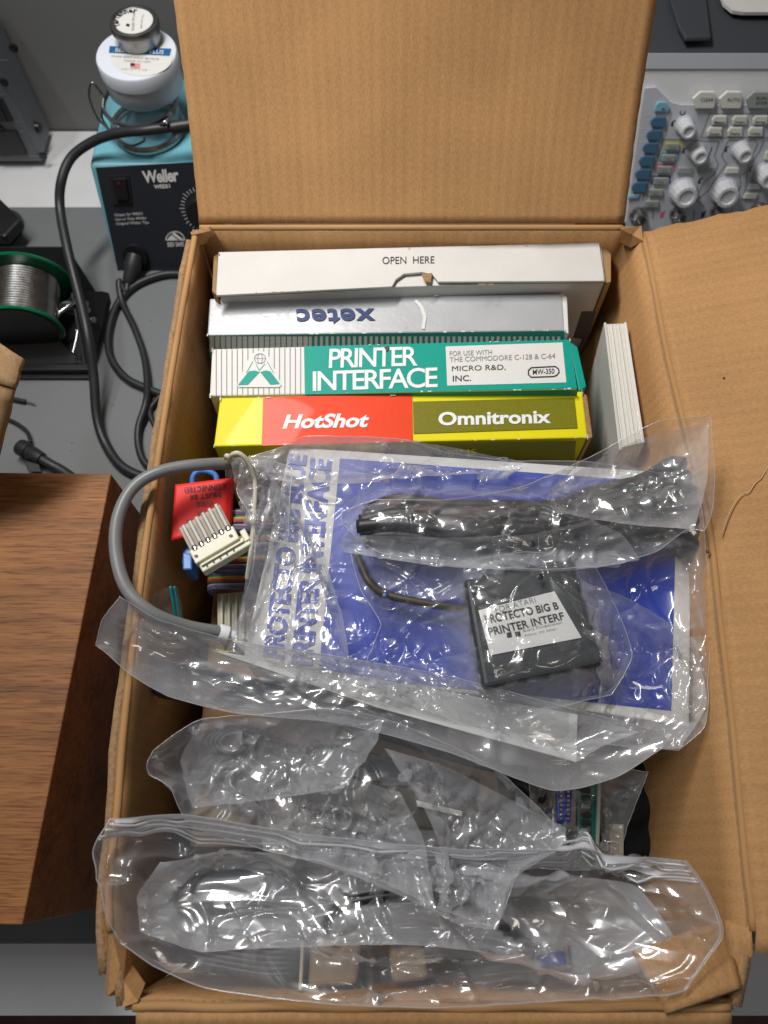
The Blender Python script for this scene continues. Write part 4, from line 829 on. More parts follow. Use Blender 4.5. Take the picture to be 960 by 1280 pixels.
text('^', [(827, 135), (832, 135), (832, 138), (827, 138)], plo, M['ink'], osc, off=OF+.0029)
for k in range(6):
    x, y = 813-k*4.9 + .15*k*k*.2, 146.5+k*16.3
    obox('soft_key', [(x, y+7), (x+3, y+2), (x+7, y), (x+20, y), (x+18, y+13), (x+2, y+12.5)], M['skey'], .003)
    stroke('key_line', [(x-8, y-2), (x-1, y-2)], .7, plo, M['wink'], osc, off=OF+.0001)
obox('soft_key', [(786, 245), (800, 243), (798, 248), (784, 250)], M['lkey'], .002)
stroke('panel_line', [(840, 141), (800, 275)], .8, plo, M['gkey'], osc, off=OF+.0001)
def frame_line(pxs, m_='gink', wd=1.1): stroke('printed_frame', pxs, wd, plo, M[m_], osc, off=OF+.0002)
frame_line([(965, 142), (887, 142), (876, 172), (960, 172), (968, 160)])
frame_line([(803, 250), (830, 174), (899, 177), (893, 195), (898, 205), (893, 218), (880, 228), (868, 250), (853, 262), (840, 262)])
frame_line([(880, 258), (870, 250), (886, 238), (896, 222), (908, 205), (902, 195), (910, 176), (944, 175), (947, 180), (939, 198), (933, 215), (925, 220), (926, 232), (920, 246), (900, 256)])
frame_line([(965, 173), (955, 176), (950, 188), (942, 200), (934, 218), (932, 236), (928, 250), (945, 247)])
for r, (x0, y0, names) in enumerate(((890, 145, ('Measure', 'Acquire', 'Storage')), (884, 159.5, ('Cursor', 'Display', 'Utility')))):
    for k, s in enumerate(names):
        x = x0+k*25.6; obox('menu_key', [(x, y0+5), (x+4, y0), (x+19, y0), (x+18, y0+11), (x, y0+11)], M['bkey'], .003)
        text(s, [(x+3, y0+6.3), (x+16, y0+6.3), (x+16, y0+9.6), (x+3, y0+9.6)], plo, M['ink'], osc, off=OF+.0034, bold=.02)
for k, (m_, s) in enumerate((('yel', 'CH1'), ('cy', 'CH2'), ('pk', 'CH3'), ('nv', 'CH4'), (None, 'MATH'), (None, 'REF'))):
    x, y = 833-k*5.2, 178+k*14.4
    if m_: stroke('channel_mark', [(x-3, y+9), (x, y-1), (x+20, y-1), (x+20, y+8)], 1.8, plo, M[m_], osc, off=OF+.0002)
    obox('channel_key', [(x, y+1.5), (x+17, y+1.5), (x+16, y+10), (x-1, y+10)], M['gkey'], .003)
    text(s, [(x+4, y+5), (x+12, y+5), (x+12, y+8.5), (x+4, y+8.5)], plo, M['gink'], osc, off=OF+.0034)
for q, m_ in (([(849, 210), (867, 210), (865, 217), (846, 217)], 'gkey'), ([(875, 210), (893, 209), (891, 216), (872, 217)], 'gkey'), ([(909, 210), (925, 210), (923, 217), (906, 217)], 'bkey'), ([(938, 230), (952, 230), (950, 237), (935, 237)], 'bkey'), ([(932, 242), (948, 242), (945, 249), (929, 249)], 'bkey'), ([(958, 190), (975, 190), (973, 200), (955, 200)], 'bkey')):
    obox('panel_key', q, M[m_], .0028)
def knob(bx, by, r, h):
    c = plo.at(bx, by, OF)
    lathe('knob_skirt', c, on, [(r*1.12, 0), (r*1.1, .0015), (r, .002)], M['scope'], osc, n=32)
    pr = [(r, .0015), (r*.97, h*.25), (r*.88, h*.9), (r*.82, h), (r*.6, h+.0002), (r*.5, h-.0012), (r*.1, h-.0015)]
    o = lathe('knob', c, on, pr, M['knob'], osc, n=64, fluted=.035)
for bx, by, r, h in ((855, 156, .0078, .017), (870, 188, .0078, .017), (925, 186, .0078, .018), (955, 216, .0095, .018), (853, 238, .0125, .016), (904, 238, .0125, .016)): knob(bx, by, r, h)
for x, y in ((841, 152), (855, 186), (908, 184), (938, 209), (875, 224), (868, 237)): stroke('printed_symbol', [(x-2, y+4), (x, y), (x+3, y-1), (x, y), (x, y+5), (x-2, y+5)], 1.3, plo, M['ink'], osc, off=OF+.0002)
stroke('printed_symbol', [(851, 139), (850, 142), (853, 144), (856, 142), (856, 139)], 1.2, plo, M['ink'], osc, off=OF+.0002)
stroke('printed_symbol', [(885, 198), (890, 184)], 1, plo, M['ink'], osc, off=OF+.0002)
for x, y, m_ in ((826, 270, 'pk'), (877, 270, 'nv'), (924, 268, 'cy')):
    poly('input_mark', [(x, y-4), (x+6, y-7), (x+3, y+1), (x-1, y+3)], plo, M[m_], osc, off=OF+.0002)
    stroke('input_tick', [(x-9, y-7), (x-10, y+3)], 1.5, plo, M['gink'], osc, off=OF+.0002)
for bx, by in ((797, 268), (847, 266), (897, 264), (947, 262)):
    c = plo.at(bx, by, OF)
    lathe('input_socket', c, on, [(.0085, 0), (.0085, .003), (.0062, .003), (.0058, .0145), (.0046, .0145), (.0046, .008)], M['metal'], osc, n=32)
    for s in (-1, 1): lathe('socket_pin', c+on*.010+Vector((.006*s, 0, 0)), (s, 0, 0), [(.0012, 0), (.0012, .0022)], M['metal'], osc, n=10)
poly('dark_panel', [(955, 258), (968, 250), (1100, 250), (1100, 300), (940, 300)], plo, M['scoped'], osc, off=OF, thick=.001)
# top handle recess
tpl = Plane((0, .70, .168), (0, 0, 1))
tilt = math.atan2(.165-.157, .752-.65)
tp2 = Plane((SX0, .752, .1656), (0, -.03, 1))
poly('handle_arm', [(838, -30), (880, -30), (889, 46), (857, 47), (848, 30), (838, 0)], tp2, M['scoped'], osc, off=.001, thick=.004, bevel=.001)
poly('white_shelf', [(896, -20), (905, 4), (916, 13), (930, 15), (1100, 15), (1100, -40)], tp2, M['wboard'], None, off=.002, thick=.003, label='pale sheet at the top right corner above the oscilloscope', cat='sheet')

# ================================================================== BAGS
bpy.context.view_layer.update()
_dg = bpy.context.evaluated_depsgraph_get()
GX0, GX1, GY0, GY1, GN = -.26, .22, -.10, .42, (200, 216)
def heightmap():
    hm = np.zeros(GN, dtype=np.float32)
    dg = bpy.context.evaluated_depsgraph_get(); cast = sc.ray_cast; dn = Vector((0, 0, -1))
    for i in range(GN[0]):
        x = GX0+(GX1-GX0)*i/(GN[0]-1)
        for j in range(GN[1]):
            hit, loc, *_ = cast(dg, Vector((x, GY0+(GY1-GY0)*j/(GN[1]-1), .30)), dn)
            hm[i, j] = loc.z if hit else 0
    return hm
HM = heightmap()
def blur(a, n):
    for _ in range(n):
        p = np.pad(a, 1, mode='edge'); a = (p[1:-1, 1:-1]*4 + p[:-2, 1:-1] + p[2:, 1:-1] + p[1:-1, :-2] + p[1:-1, 2:])/8
    return a
def sampler(h):
    def f(x, y):
        a = np.clip((x-GX0)/(GX1-GX0)*(GN[0]-1), 0, GN[0]-1.001); b = np.clip((y-GY0)/(GY1-GY0)*(GN[1]-1), 0, GN[1]-1.001)
        i = a.astype(int); j = b.astype(int); a = a-i; b = b-j
        return h[i, j]*(1-a)*(1-b)+h[i+1, j]*a*(1-b)+h[i, j+1]*(1-a)*b+h[i+1, j+1]*a*b
    return f
def resample(pts, n):
    sp2 = np.array([(v*.55 + Vector(pts[min(i//10, len(pts)-1)]).lerp(Vector(pts[min(i//10+1, len(pts)-1)]), (i % 10)/10)*.45)[:] for i, v in enumerate(spline([Vector(p) for p in pts], 10))]); d = np.r_[0, np.cumsum(np.linalg.norm(np.diff(sp2, axis=0), axis=1))]
    t = np.linspace(0, d[-1], n); return np.stack([np.interp(t, d, sp2[:, k]) for k in range(3)], 1)
def smooth_noise(n, m, cell, r):
    g = r.standard_normal((n//cell+3, m//cell+3)); u = np.linspace(0, n//cell+1, n); v = np.linspace(0, m//cell+1, m)
    i = u.astype(int); j = v.astype(int); a = (u-i)[:, None]; b = (v-j)[None]
    a = a*a*(3-2*a); b = b*b*(3-2*b)
    return g[i][:, j]*(1-a)*(1-b)+g[i+1][:, j]*a*(1-b)+g[i][:, j+1]*(1-a)*b+g[i+1][:, j+1]*a*b
def film_sheet(sides, n, m, slack=.08, iters=200, seed=0, grav=-.00004, hm=None, gap=.0012, lift=0.0, amp=.0025, free=0.0, cell=9, bend=.4, puff=0.0, floor_blur=70, settle=4, post=5):
    """a loose sheet of film let fall over whatever lies below it. sides = bottom,right,top,left edge curves (world points), running
    bottom: left->right, right: bottom->top, top: left->right, left: bottom->top."""
    r = np.random.default_rng(seed)
    bo, ri, to, le = resample(sides[0], n), resample(sides[1], m), resample(sides[2], n), resample(sides[3], m)
    u = np.linspace(0, 1, n)[:, None, None]; v = np.linspace(0, 1, m)[None, :, None]
    X0 = (1-v)*bo[:, None]+v*to[:, None]+(1-u)*le[None]+u*ri[None] - ((1-u)*(1-v)*bo[0]+u*(1-v)*bo[-1]+(1-u)*v*to[0]+u*v*to[-1])
    h0 = hm if hm is not None else HM; hh = blur(h0, 3)
    for _ in range(floor_blur): hh = np.maximum(h0, blur(hh, 1))
    f = sampler(blur(hh, post))
    rest = X0.copy(); X = X0.copy()
    for q_, ax_ in ((0, 0), (-1, 0), (0, 1), (-1, 1)):
        ln = m if ax_ == 0 else n; nzv = np.repeat(r.standard_normal((ln//3+2, 3)), 3, axis=0)[:ln]*.00008; nzv[0] = nzv[-1] = 0
        if ax_ == 0: X0[q_] += nzv
        else: X0[:, q_] += nzv
    area_ = np.linalg.norm(np.cross(np.gradient(X0, axis=0), np.gradient(X0, axis=1)), axis=-1); kk = np.clip(area_/np.median(area_)*1.3, 0.05, 1)
    edge = np.minimum(np.minimum(u, 1-u), np.minimum(v, 1-v))[..., 0]
    wgt = np.clip(edge*8, 0, 1)
    X[..., 2] += (smooth_noise(n, m, cell, r)*amp + smooth_noise(n, m, max(3, cell//2), r)*amp*.5)*wgt*kk + lift*np.sin(np.pi*u[..., 0])*np.sin(np.pi*v[..., 0])
    zf = f(X[..., 0], X[..., 1]) + gap; inner = edge > 0
    X[..., 2] = np.where(inner, np.maximum(X[..., 2], zf), X[..., 2])
    sl = 1 + slack*(1+.6*smooth_noise(n, m, 14, r))*kk
    def lens(A, B, S): return np.linalg.norm(rest[B]-rest[A], axis=-1)*S
    s_ = slice
    E = []
    def add(A, B, st, comp, k):
        for a_off in range(st[0]):
            for b_off in range(st[1]):
                ia = (s_(a_off, None, st[0]) if st[0] > 1 else s_(None), s_(b_off, None, st[1]) if st[1] > 1 else s_(None))
                E.append((A, B, ia, comp, k))
    def view(Z, sl2, ia): return Z[sl2][ia]
    add((s_(0, -1), s_(None)), (s_(1, None), s_(None)), (2, 1), 1.0, 1.0)
    add((s_(None), s_(0, -1)), (s_(None), s_(1, None)), (1, 2), 1.0, 1.0)
    add((s_(0, -1), s_(0, -1)), (s_(1, None), s_(1, None)), (2, 1), 1.0, .6)
    add((s_(0, -1), s_(1, None)), (s_(1, None), s_(0, -1)), (2, 1), 1.0, .6)
    add((s_(0, -2), s_(None)), (s_(2, None), s_(None)), (4, 1), .97, bend)
    add((s_(None), s_(0, -2)), (s_(None), s_(2, None)), (1, 4), .97, bend)
    add((s_(0, -4), s_(None)), (s_(4, None), s_(None)), (8, 1), .90, bend*.5)
    add((s_(None), s_(0, -4)), (s_(None), s_(4, None)), (1, 8), .90, bend*.5)
    # the 4-step groups need offsets 0..3 of 8 twice; the loop above covers all offsets
    cons = []
    for A, B, ia, comp, k in E:
        L0 = (np.linalg.norm(rest[B]-rest[A], axis=-1)*(sl[A]+sl[B])*.5)[ia]
        cons.append((A, B, ia, L0, comp, k))
    Xp = X.copy()
    pin = X0.copy()
    pinw = np.zeros((n, m, 1)); pinw[0] = pinw[-1] = 1; pinw[:, 0] = pinw[:, -1] = 1; pinw *= (1-free)
    for it in range(iters):
        vel = (X-Xp)*.93; Xp = X.copy(); X = X+vel; X[..., 2] += grav + puff*(1 if it < iters*.6 else 0)
        for A, B, ia, L0, comp, k in cons:
            a = X[A][ia]; b = X[B][ia]; d = b-a; l = np.sqrt((d*d).sum(-1))+1e-9
            if comp < 1: e = np.minimum(l - L0*comp, 0)      # bending: only resists folding up
            else: e = l-L0
            c = d*(e/l*.5*k)[..., None]
            a += c; b -= c
        X = X*(1-pinw)+pin*pinw
        zf = f(X[..., 0], X[..., 1]) + gap
        low = X[..., 2] < zf
        X[..., 2] = np.where(low & inner, zf, X[..., 2])
        if it % 4 == 0: Xp[low] = X[low]*.5+Xp[low]*.5
    for _ in range(settle):
        A_ = X.copy(); A_[1:-1, 1:-1] = X[1:-1, 1:-1]*.4 + (X[:-2, 1:-1]+X[2:, 1:-1]+X[1:-1, :-2]+X[1:-1, 2:])*.15; X = A_
    return X
def upsample(X, k=2):
    n, m = X.shape[:2]
    def up(Z):
        p = np.concatenate([2*Z[:1]-Z[1:2], Z, 2*Z[-1:]-Z[-2:-1]]); mid = (-p[:-3]+9*p[1:-2]+9*p[2:-1]-p[3:])/16
        o = np.empty((2*Z.shape[0]-1,)+Z.shape[1:]); o[0::2] = Z; o[1::2] = mid; return o
    return up(up(X).swapaxes(0, 1)).swapaxes(0, 1)
def normals(X):
    dx = np.gradient(X, axis=0); dy = np.gradient(X, axis=1); N = np.cross(dx, dy); N /= np.linalg.norm(N, axis=-1, keepdims=True)+1e-12
    return N*np.sign(N[..., 2:3]+1e-9)
def ridges(X, count, amp, seed, length=(.012, .06), width=(.002, .008), foci=(), curve=.25, up=.75, mean=None):
    """sharp creases pressed into the film: short tent-shaped folds, some fanning out from points where the film is pulled"""
    r = np.random.default_rng(seed); n, m = X.shape[:2]; h = np.zeros((n, m)); xy = X[..., :2]
    fo = [np.array(P(*f)[:2]) for f in foci]
    for k in range(count):
        if fo and k % 2 == 0:
            c = fo[(k//2) % len(fo)]; a = r.uniform(0, 6.283); L = r.uniform(*length)*1.2; c = c + np.array([math.cos(a), math.sin(a)])*L*.5; foc = True
        else:
            c = xy[r.integers(n), r.integers(m)]; a = r.uniform(0, 6.283) if mean is None else r.normal(mean, .5); L = r.uniform(*length)
        wd = r.uniform(*width)*(.5+L/length[1]); A = amp*r.uniform(.3, 1)*(wd/width[1])**.7*(1 if r.random() < up else -1)
        d = xy-c; s = d[..., 0]*math.cos(a)+d[..., 1]*math.sin(a); t = -d[..., 0]*math.sin(a)+d[..., 1]*math.cos(a)
        q = s/(L*.5); mk = np.abs(q) < 1
        if not mk.any(): continue
        t = t - curve*r.uniform(-1, 1)*L*.3*(q*q-.3) - .06*L*np.sin(q*r.uniform(3, 7)+r.uniform(0, 6))
        side = r.uniform(.5, 2.2); w2 = np.where(t > 0, wd*side, wd/side)
        h += np.where(mk, A*np.clip(1-np.abs(t)/w2, 0, None)**1.15*np.clip(1-q*q, 0, 1)**.6, 0)
    i = np.arange(n)[:, None]; j = np.arange(m)[None]; e = np.clip(np.minimum(np.minimum(i, n-1-i), np.minimum(j, m-1-j))/6.0, 0, 1)
    ar = np.linalg.norm(np.cross(np.gradient(X, axis=0), np.gradient(X, axis=1)), axis=-1); e = e*np.clip(ar/np.median(ar)*1.3, .05, 1)
    return X + normals(X)*(h*e)[..., None]
def facets(X, seed, cells=((.020, .0016),), smooth_part=.35):
    """flat crumple facets: a height field that is linear inside each triangle of an irregular lattice"""
    r = np.random.default_rng(seed); n, m = X.shape[:2]; h = np.zeros((n, m))
    for cell, amp in cells:
        th = r.uniform(0, 3.14); wx = smooth_noise(n, m, max(6, n//9), r)*.8; wy = smooth_noise(n, m, max(6, n//9), r)*.8
        a = (X[..., 0]*math.cos(th)+X[..., 1]*math.sin(th))/cell + wx + 50; b = (-X[..., 0]*math.sin(th)+X[..., 1]*math.cos(th))/cell*.8 + wy + 50
        G = r.standard_normal((128, 128)); D = r.random((128, 128)) > .5
        i = np.floor(a).astype(int) % 127; j = np.floor(b).astype(int) % 127; fa = a-np.floor(a); fb = b-np.floor(b)
        h00, h10, h01, h11 = G[i, j], G[i+1, j], G[i, j+1], G[i+1, j+1]
        t1 = np.where(fa+fb < 1, h00+(h10-h00)*fa+(h01-h00)*fb, h11+(h01-h11)*(1-fa)+(h10-h11)*(1-fb))
        t2 = np.where(fa > fb, h00+(h10-h00)*fa+(h11-h10)*fb, h00+(h01-h00)*fb+(h11-h01)*fa)
        mk = np.clip(smooth_noise(n, m, max(6, n//7), r)*.9+1-smooth_part, .12, 1.6)
        h += np.where(D[i, j], t1, t2)*amp*mk
    i = np.arange(n)[:, None]; j = np.arange(m)[None]; e = np.clip(np.minimum(np.minimum(i, n-1-i), np.minimum(j, m-1-j))/8.0, .15, 1)
    ar = np.linalg.norm(np.cross(np.gradient(X, axis=0), np.gradient(X, axis=1)), axis=-1); e = e*np.clip(ar/np.median(ar)*1.3, .05, 1)
    return X + normals(X)*(h*e)[..., None]
def rim_tube(X, par, m_='band', r=.00022):
    n, m = X.shape[:2]; path = [X[i, 0] for i in range(0, n, 4)]+[X[n-1, j] for j in range(0, m, 4)]+[X[i, m-1] for i in range(n-1, -1, -4)]+[X[0, j] for j in range(m-1, -1, -4)]
    tube('bag_edge', [Vector(p)+Vector((0, 0, .0004)) for p in path], r, FILM[m_], par, sp=False, k=6)
def put_sheet(name, X, m_, parent, subs=1, thick=0):
    n, m = X.shape[:2]
    idx = np.arange(n*m).reshape(n, m)
    fs = np.stack([idx[:-1, :-1], idx[1:, :-1], idx[1:, 1:], idx[:-1, 1:]], -1).reshape(-1, 4)
    me = bpy.data.meshes.new(name); off = np.array(wloc(parent)[:])
    me.from_pydata((X.reshape(-1, 3)-off).tolist(), [], fs.tolist()); me.materials.append(m_)
    me.polygons.foreach_set('use_smooth', [True]*len(me.polygons))
    gap = np.clip((X[..., 2]-sampler(HM)(X[..., 0], X[..., 1])-.0015)/.012, 0, 1.4)
    at = me.attributes.new('standoff', 'FLOAT', 'POINT'); at.data.foreach_set('value', gap.ravel().astype(np.float32))
    o = bpy.data.objects.new(name, me); COL.objects.link(o); o.parent = parent
    if subs: d = o.modifiers.new('smooth', 'SUBSURF'); d.levels = d.render_levels = subs
    return o
def W(pts, z=None): return [P(*p) if len(p) == 3 else P(p[0], p[1], z) for p in pts]
def bag(name, label, sides, m_, n=110, m=80, under=0, cat='plastic bag', nr=120, ra=.0022, foci=(), rw=(.0013, .0038), rl=(.02, .08), edge=True, mean=None, cells=((.026, .0017), (.012, .00022)), **kw):
    t = thing(name, label, cat, sum((Vector(p) for p in sides[0]), Vector())/len(sides[0]) - Vector((0, 0, .02)))
    X = film_sheet(sides, n, m, **kw)
    X = ridges(facets(upsample(X), kw.get('seed', 0)+3, cells), nr, ra, kw.get('seed', 0)+7, length=rl, width=rw, foci=foci, mean=mean)
    put_sheet('upper_film', X, FILM[m_], t, 0)
    if edge: rim_tube(X, t)
    if under:
        kw2 = dict(kw); kw2.update(slack=kw.get('slack', .08)*.5, seed=kw.get('seed', 0)+50, lift=0, puff=0, grav=-.00002, amp=kw.get('amp', .0025)*.7, gap=.0006, iters=100)
        X2 = film_sheet(sides, n//2, m//2, **kw2); X2 = ridges(facets(upsample(X2), kw.get('seed', 0)+4, cells), nr//2, ra*.7, kw.get('seed', 0)+90, length=rl, width=rw)
        put_sheet('lower_film', X2, FILM[m_], t, 0)
    return t, X
# 1. inner bag round the labelled module
bag('plastic_bag', 'clear crinkled bag around the labelled black module', [
    W([(455, 835, .209), (520, 848, .212), (600, 884, .210), (690, 885, .210), (765, 868, .21)]), W([(765, 868, .21), (790, 820, .214), (770, 760, .216), (740, 700, .22)]),
    W([(436, 682, .212), (500, 686, .215), (580, 700, .22), (660, 690, .225), (740, 700, .22)]), W([(455, 835, .209), (475, 780, .211), (450, 735, .21), (436, 682, .212)])],
    'polyd', n=90, m=70, nr=45, post=14, settle=8, foci=[(482,745,.21),(715,690,.22),(620,850,.22)], slack=.10, seed=3, amp=.003, cell=10, under=0)
# 2. main milky bag round the blue box
tA, XA = bag('poly_bag', 'large milky polythene bag wrapped over the blue and white box', [
    W([(282, 818, .198), (330, 838, .202), (430, 868, .205), (560, 900, .205), (700, 925, .203), (848, 938, .203)]),
    W([(848, 938, .203), (882, 905, .208), (886, 830, .212), (886, 740, .216), (880, 664, .222), (872, 600, .226)]),
    W([(302, 574, .212), (350, 560, .216), (380, 546, .222), (430, 546, .224), (500, 549, .222), (560, 566, .214), (640, 576, .214), (740, 578, .22), (872, 600, .226)]),
    W([(282, 818, .198), (300, 770, .204), (318, 700, .212), (316, 650, .212), (296, 615, .212), (302, 574, .212)])],
    'poly', n=140, m=100, nr=90, post=10, settle=8, rl=(.03,.12), ra=.0028, foci=[(482,744,.21),(500,800,.21),(720,830,.21),(850,800,.21),(345,640,.21)], slack=.055, seed=8, amp=.004, cell=12, under=0, gap=.002, bend=.5)
# 3. clear bag of black cable reaching over the right flap
bag('plastic_bag', 'clear wrinkled bag of black cable whose corner sticks up over the right flap', [
    W([(428, 655, .222), (470, 690, .222), (560, 705, .224), (680, 712, .225), (770, 705, .226), (820, 690, .228), (858, 662, .232), (880, 664, .236)]),
    W([(880, 664, .236), (890, 640, .242), (893, 590, .252), (888, 519, .262)]),
    W([(428, 640, .222), (470, 625, .226), (560, 625, .230), (640, 612, .232), (700, 590, .236), (760, 560, .242), (820, 528, .255), (888, 519, .262)]),
    W([(428, 655, .222), (426, 648, .222), (428, 640, .222)])],
    'polyd', n=140, m=50, nr=70, post=16, settle=8, ra=.003, rl=(.02,.08), foci=[(500,640,.23),(660,650,.23),(740,640,.23),(800,600,.24)], slack=.10, seed=21, amp=.0035, cell=9, under=0, gap=.002)
# 4. crinkled bag at the left, behind the cream cord
bag('plastic_bag', 'small crinkled clear bag behind the cream cord left of the milky bag', [
    W([(322, 672, .200), (340, 676, .206), (360, 680, .21)]), W([(360, 680, .21), (362, 630, .215), (366, 585, .215)]),
    W([(296, 596, .205), (330, 575, .212), (366, 585, .215)]), W([(322, 672, .200), (305, 640, .200), (296, 596, .205)])],
    'poly', n=40, m=45, nr=60, slack=.12, seed=5, amp=.003, cell=7, under=0)
def fold(parent, sides, seed, m_='milk', n=60, m=40, nr=26, cells=((.032, .0022),), **kw):
    X = film_sheet([W(q) for q in sides], n, m, seed=seed, iters=110, slack=kw.pop('slack', .05), settle=10, post=10, amp=.003, gap=kw.pop('gap', .003), **kw)
    X = ridges(facets(upsample(X), seed+1, cells), nr, .0022, seed+3, length=(.015, .07), width=(.0014, .004)); put_sheet('folded_film', X, FILM[m_], parent, 0)
fold(tA, [[(292, 800, .205), (350, 832, .207), (440, 850, .208)], [(440, 850, .208), (428, 770, .211), (402, 690, .214), (360, 625, .216)], [(330, 592, .216), (344, 600, .217), (360, 625, .216)], [(292, 800, .205), (312, 700, .213), (330, 592, .216)]], 101)
fold(tA, [[(716, 925, .206), (790, 935, .206), (850, 936, .206)], [(850, 936, .206), (884, 880, .211), (870, 800, .215)], [(700, 716, .224), (790, 750, .222), (870, 800, .215)], [(716, 925, .206), (752, 860, .215), (700, 716, .224)]], 102)
fold(tA, [[(330, 600, .216), (420, 604, .216), (520, 596, .216), (640, 590, .216)], [(640, 590, .216), (660, 580, .216), (640, 574, .216)], [(308, 572, .216), (400, 546, .224), (500, 548, .222), (640, 574, .216)], [(330, 600, .216), (315, 585, .216), (308, 572, .216)]], 103, n=80, m=30)
fold(tA, [[(690, 640, .236), (780, 655, .238), (868, 662, .240)], [(868, 662, .240), (884, 600, .248), (886, 528, .258)], [(720, 590, .240), (800, 548, .250), (886, 528, .258)], [(690, 640, .236), (690, 610, .238), (720, 590, .240)]], 105, gap=.004)
fold(tA, [[(430, 690, .226), (560, 709, .226), (700, 714, .226), (800, 700, .228)], [(800, 700, .228), (780, 670, .234), (740, 650, .236)], [(430, 668, .230), (560, 672, .234), (660, 668, .236), (740, 650, .236)], [(430, 690, .226), (424, 680, .228), (430, 668, .230)]], 106, n=80, m=24)
for hx_, hy_, hz2, mm_ in ((665, 680, .236, 'ink'), (675, 721, .2275, 'ink'), (482, 744, .214, 'navy')):
    lathe('vent_hole', P(hx_, hy_, hz2), (0, 0, 1), [(.0019, 0), (.0016, .0002)], M[mm_], tA, n=16)
HM = heightmap()
# 5. long flat zip bag with slab and white card
tZ, _x = bag('zip_bag', 'long clear zip bag holding the dark slab, its corner poking over the left wall', [
    W([(120, 806, .232), (165, 845, .226), (215, 872, .220), (300, 892, .214), (430, 905, .212), (560, 940, .212), (690, 988, .212), (770, 972, .214), (828, 935, .216)]),
    W([(828, 935, .216), (829, 925, .217), (822, 914, .218)]),
    W([(150, 746, .240), (200, 775, .228), (290, 800, .216), (430, 822, .214), (560, 845, .216), (700, 882, .216), (822, 914, .218)]),
    W([(120, 806, .232), (128, 775, .238), (150, 746, .240)])],
    'zip', n=150, m=50, nr=34, cells=((.05,.0018),), settle=16, post=20, rl=(.05,.2), rw=(.0015,.006), mean=-.3, foci=[(150,760,.24),(480,850,.215),(128,805,.235)], slack=.03, seed=12, amp=.0018, cell=14, under=1, gap=.0015, bend=.8)
# 6. crumpled bag
tC, _x = bag('plastic_bag', 'crumpled clear bag with a limp tail drooping over the front zip bag', [
    W([(186, 968, .215), (214, 985, .215), (236, 1030, .212), (330, 1062, .214), (450, 1088, .222), (540, 1132, .226), (620, 1160, .222)]),
    W([(620, 1160, .222), (636, 1120, .222), (650, 1085, .216), (712, 1052, .210)]),
    W([(192, 938, .217), (250, 898, .214), (340, 892, .212), (420, 886, .214), (500, 905, .212), (600, 950, .208), (665, 1000, .206), (712, 1052, .210)]),
    W([(186, 968, .215), (184, 955, .217), (192, 938, .217)])],
    'polyc', n=140, m=70, floor_blur=160, post=30, nr=40, cells=((.045,.0044),), settle=16, rw=(.0016,.005), ra=.0038, rl=(.03,.12), foci=[(400,900,.21),(430,980,.21),(330,1000,.21),(560,1060,.21),(230,990,.21)], slack=.04, seed=33, amp=.006, cell=18, under=0, gap=.003, bend=.5)
fold(tC, [[(545, 1140, .230), (575, 1156, .229), (622, 1162, .226)], [(622, 1162, .226), (640, 1100, .224), (700, 1060, .216), (708, 1035, .214)], [(480, 935, .214), (560, 960, .214), (640, 1000, .214), (708, 1035, .214)], [(545, 1140, .230), (556, 1080, .222), (530, 1010, .216), (480, 935, .214)]], 107, nr=110, m_='polyc')
fold(tC, [[(330, 1062, .222), (430, 1090, .228), (545, 1140, .230)], [(545, 1140, .230), (530, 1050, .222), (500, 990, .218)], [(340, 985, .22), (420, 970, .22), (500, 990, .218)], [(330, 1062, .222), (320, 1020, .22), (340, 985, .22)]], 110, nr=60, m_='polyc')
fold(tC, [[(240, 1010, .218), (330, 1000, .222), (430, 985, .222)], [(430, 985, .222), (470, 930, .22), (480, 900, .216)], [(250, 905, .218), (340, 895, .216), (480, 900, .216)], [(240, 1010, .218), (225, 950, .22), (250, 905, .218)]], 108, m_='polyc')
fold(tZ, [[(330, 835, .218), (480, 870, .218), (600, 912, .218), (722, 952, .218)], [(722, 952, .218), (760, 930, .219), (800, 915, .219)], [(290, 800, .220), (430, 822, .218), (600, 855, .22), (800, 915, .219)], [(330, 835, .218), (305, 815, .22), (290, 800, .220)]], 109, n=90, m=24, nr=50)
# 7. teal-edged scrap of bag at the left wall
tsb = thing('small_zip_bag', 'small clear bag with teal zip strip tucked against the left wall', 'plastic bag', P(215, 760, .19))
Xs = film_sheet([W([(180, 800, .19), (205, 800, .19), (232, 800, .18)]), W([(232, 800, .18), (228, 765, .195), (222, 734, .205)]), W([(192, 742, .205), (205, 735, .208), (222, 734, .205)]), W([(180, 800, .19), (184, 770, .2), (192, 742, .205)])], 20, 24, slack=.05, seed=2, iters=60, hm=HM*0)
put_sheet('film', Xs, FILM['zip'], tsb)
tube('teal_strip', C([(213, 733, .2065), (217, 755, .2), (222, 785, .19)]), .0010, M['tealzip'], tsb, k=6)
tube('teal_strip', C([(218, 733, .2065), (222, 755, .2), (228, 785, .19)]), .0007, M['tealzip'], tsb, k=6)
# 8. film round the parallel plug and board
bag('plastic_bag', 'narrow clear bag around the blue plug and green board', [
    W([(672, 1085, .165), (715, 1088, .17), (770, 1085, .16)]), W([(770, 1085, .16), (785, 1030, .165), (810, 965, .17)]),
    W([(660, 955, .178), (730, 955, .18), (810, 965, .17)]), W([(672, 1085, .165), (664, 1020, .17), (660, 955, .178)])],
    'polyc', n=45, m=45, nr=80, slack=.10, seed=13, amp=.004, cell=8, under=0)
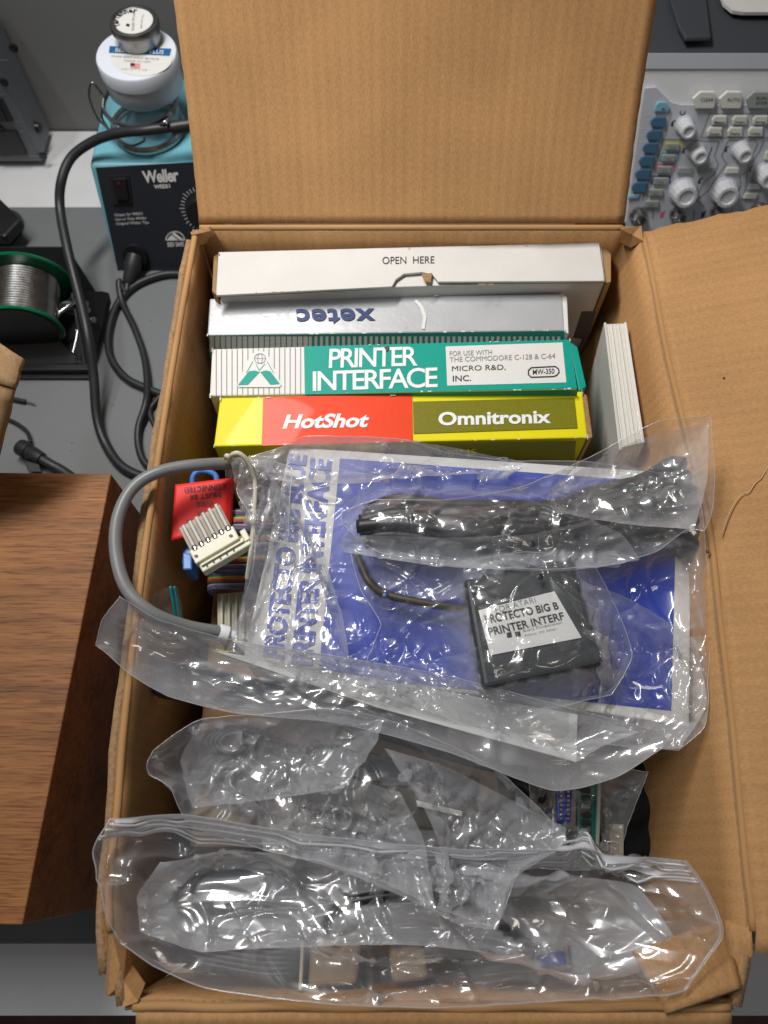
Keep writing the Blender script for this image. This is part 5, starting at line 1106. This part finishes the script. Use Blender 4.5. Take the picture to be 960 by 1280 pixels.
# 9. inner bag at the left of the big zip bag
bag('plastic_bag', 'shiny crumpled inner bag filling the inside of the big front zip bag', [
    W([(175, 1165, .205), (250, 1190, .208), (330, 1186, .212), (500, 1180, .214), (640, 1196, .212), (730, 1232, .208)]), W([(730, 1232, .208), (800, 1215, .21), (850, 1180, .212)]),
    W([(200, 1078, .212), (300, 1065, .214), (420, 1072, .214), (620, 1090, .214), (790, 1105, .212), (850, 1180, .212)]), W([(175, 1165, .205), (172, 1120, .21), (200, 1078, .212)])],
    'band2', n=150, m=50, nr=22, ra=.0034, rl=(.04, .16), rw=(.002,.006), settle=20, cells=((.045,.0042),), slack=.016, seed=61, amp=.004, cell=22, gap=.003, edge=False, lift=.010, floor_blur=200, post=60)
# 9. big zip bag in front
tB, XB = bag('zip_bag', 'big clear zip bag full of parts across the front of the box', [
    W([(150, 1178, .226), (200, 1212, .222), (262, 1236, .222), (400, 1254, .226), (540, 1260, .226), (680, 1252, .226), (800, 1246, .226), (856, 1238, .228)]),
    W([(856, 1238, .228), (886, 1195, .230), (904, 1162, .232), (884, 1112, .230), (858, 1076, .228)]),
    W([(138, 1024, .236), (230, 1018, .228), (340, 1036, .224), (470, 1052, .220), (600, 1062, .218), (740, 1064, .218), (858, 1076, .228)]),
    W([(150, 1178, .226), (132, 1140, .232), (118, 1075, .236), (121, 1052, .238), (138, 1024, .236)])],
    'zip', n=150, m=70, nr=20, cells=((.055,.0036),), settle=20, rw=(.002,.006), ra=.0034, rl=(.06,.22), mean=0.0, foci=[(870,1160,.23),(180,1130,.225),(300,1150,.22)], slack=.02, seed=41, amp=.005, cell=26, under=0, gap=.005, lift=.014, bend=.8, puff=.00003, floor_blur=260, post=60)
def sheet_at(X, a, b):
    n, m = X.shape[:2]; i = a*(n-1); j = b*(m-1); return Vector(X[int(i), int(min(j, m-1))])
for (b1, b2) in ((.993, .972), (.945, .925), (.895, .87)):
    nn = XB.shape[0]; js = [int(b*(XB.shape[1]-1)) for b in np.linspace(b2, b1, 5)]
    Z = np.stack([XB[::3, j] for j in js], 1)[1:-1].copy(); Z[..., 2] += .0012; put_sheet('zip_strip', Z, FILM['band'], tB, 1)
for b in (.96, .91, .855, .83):
    tube('zip_track', [sheet_at(XB, a, b)+Vector((0, 0, .0012)) for a in np.linspace(.004, .996, 46)], .0006, FILM['track'], tB, n=2, k=6)
tube('bag_edge', [sheet_at(XB, a, .999)+Vector((0, 0, .0003)) for a in np.linspace(0, 1, 40)], .00032, FILM['band'], tB, n=2, k=6)
tube('bag_edge', [sheet_at(XB, a, 0)+Vector((0, 0, .0003)) for a in np.linspace(0, 1, 40)], .00032, FILM['band'], tB, n=2, k=6)
for a in (0, .999): tube('bag_edge', [sheet_at(XB, a, b)+Vector((0, 0, .0003)) for b in np.linspace(0, 1, 20)], .00032, FILM['band'], tB, n=2, k=6)
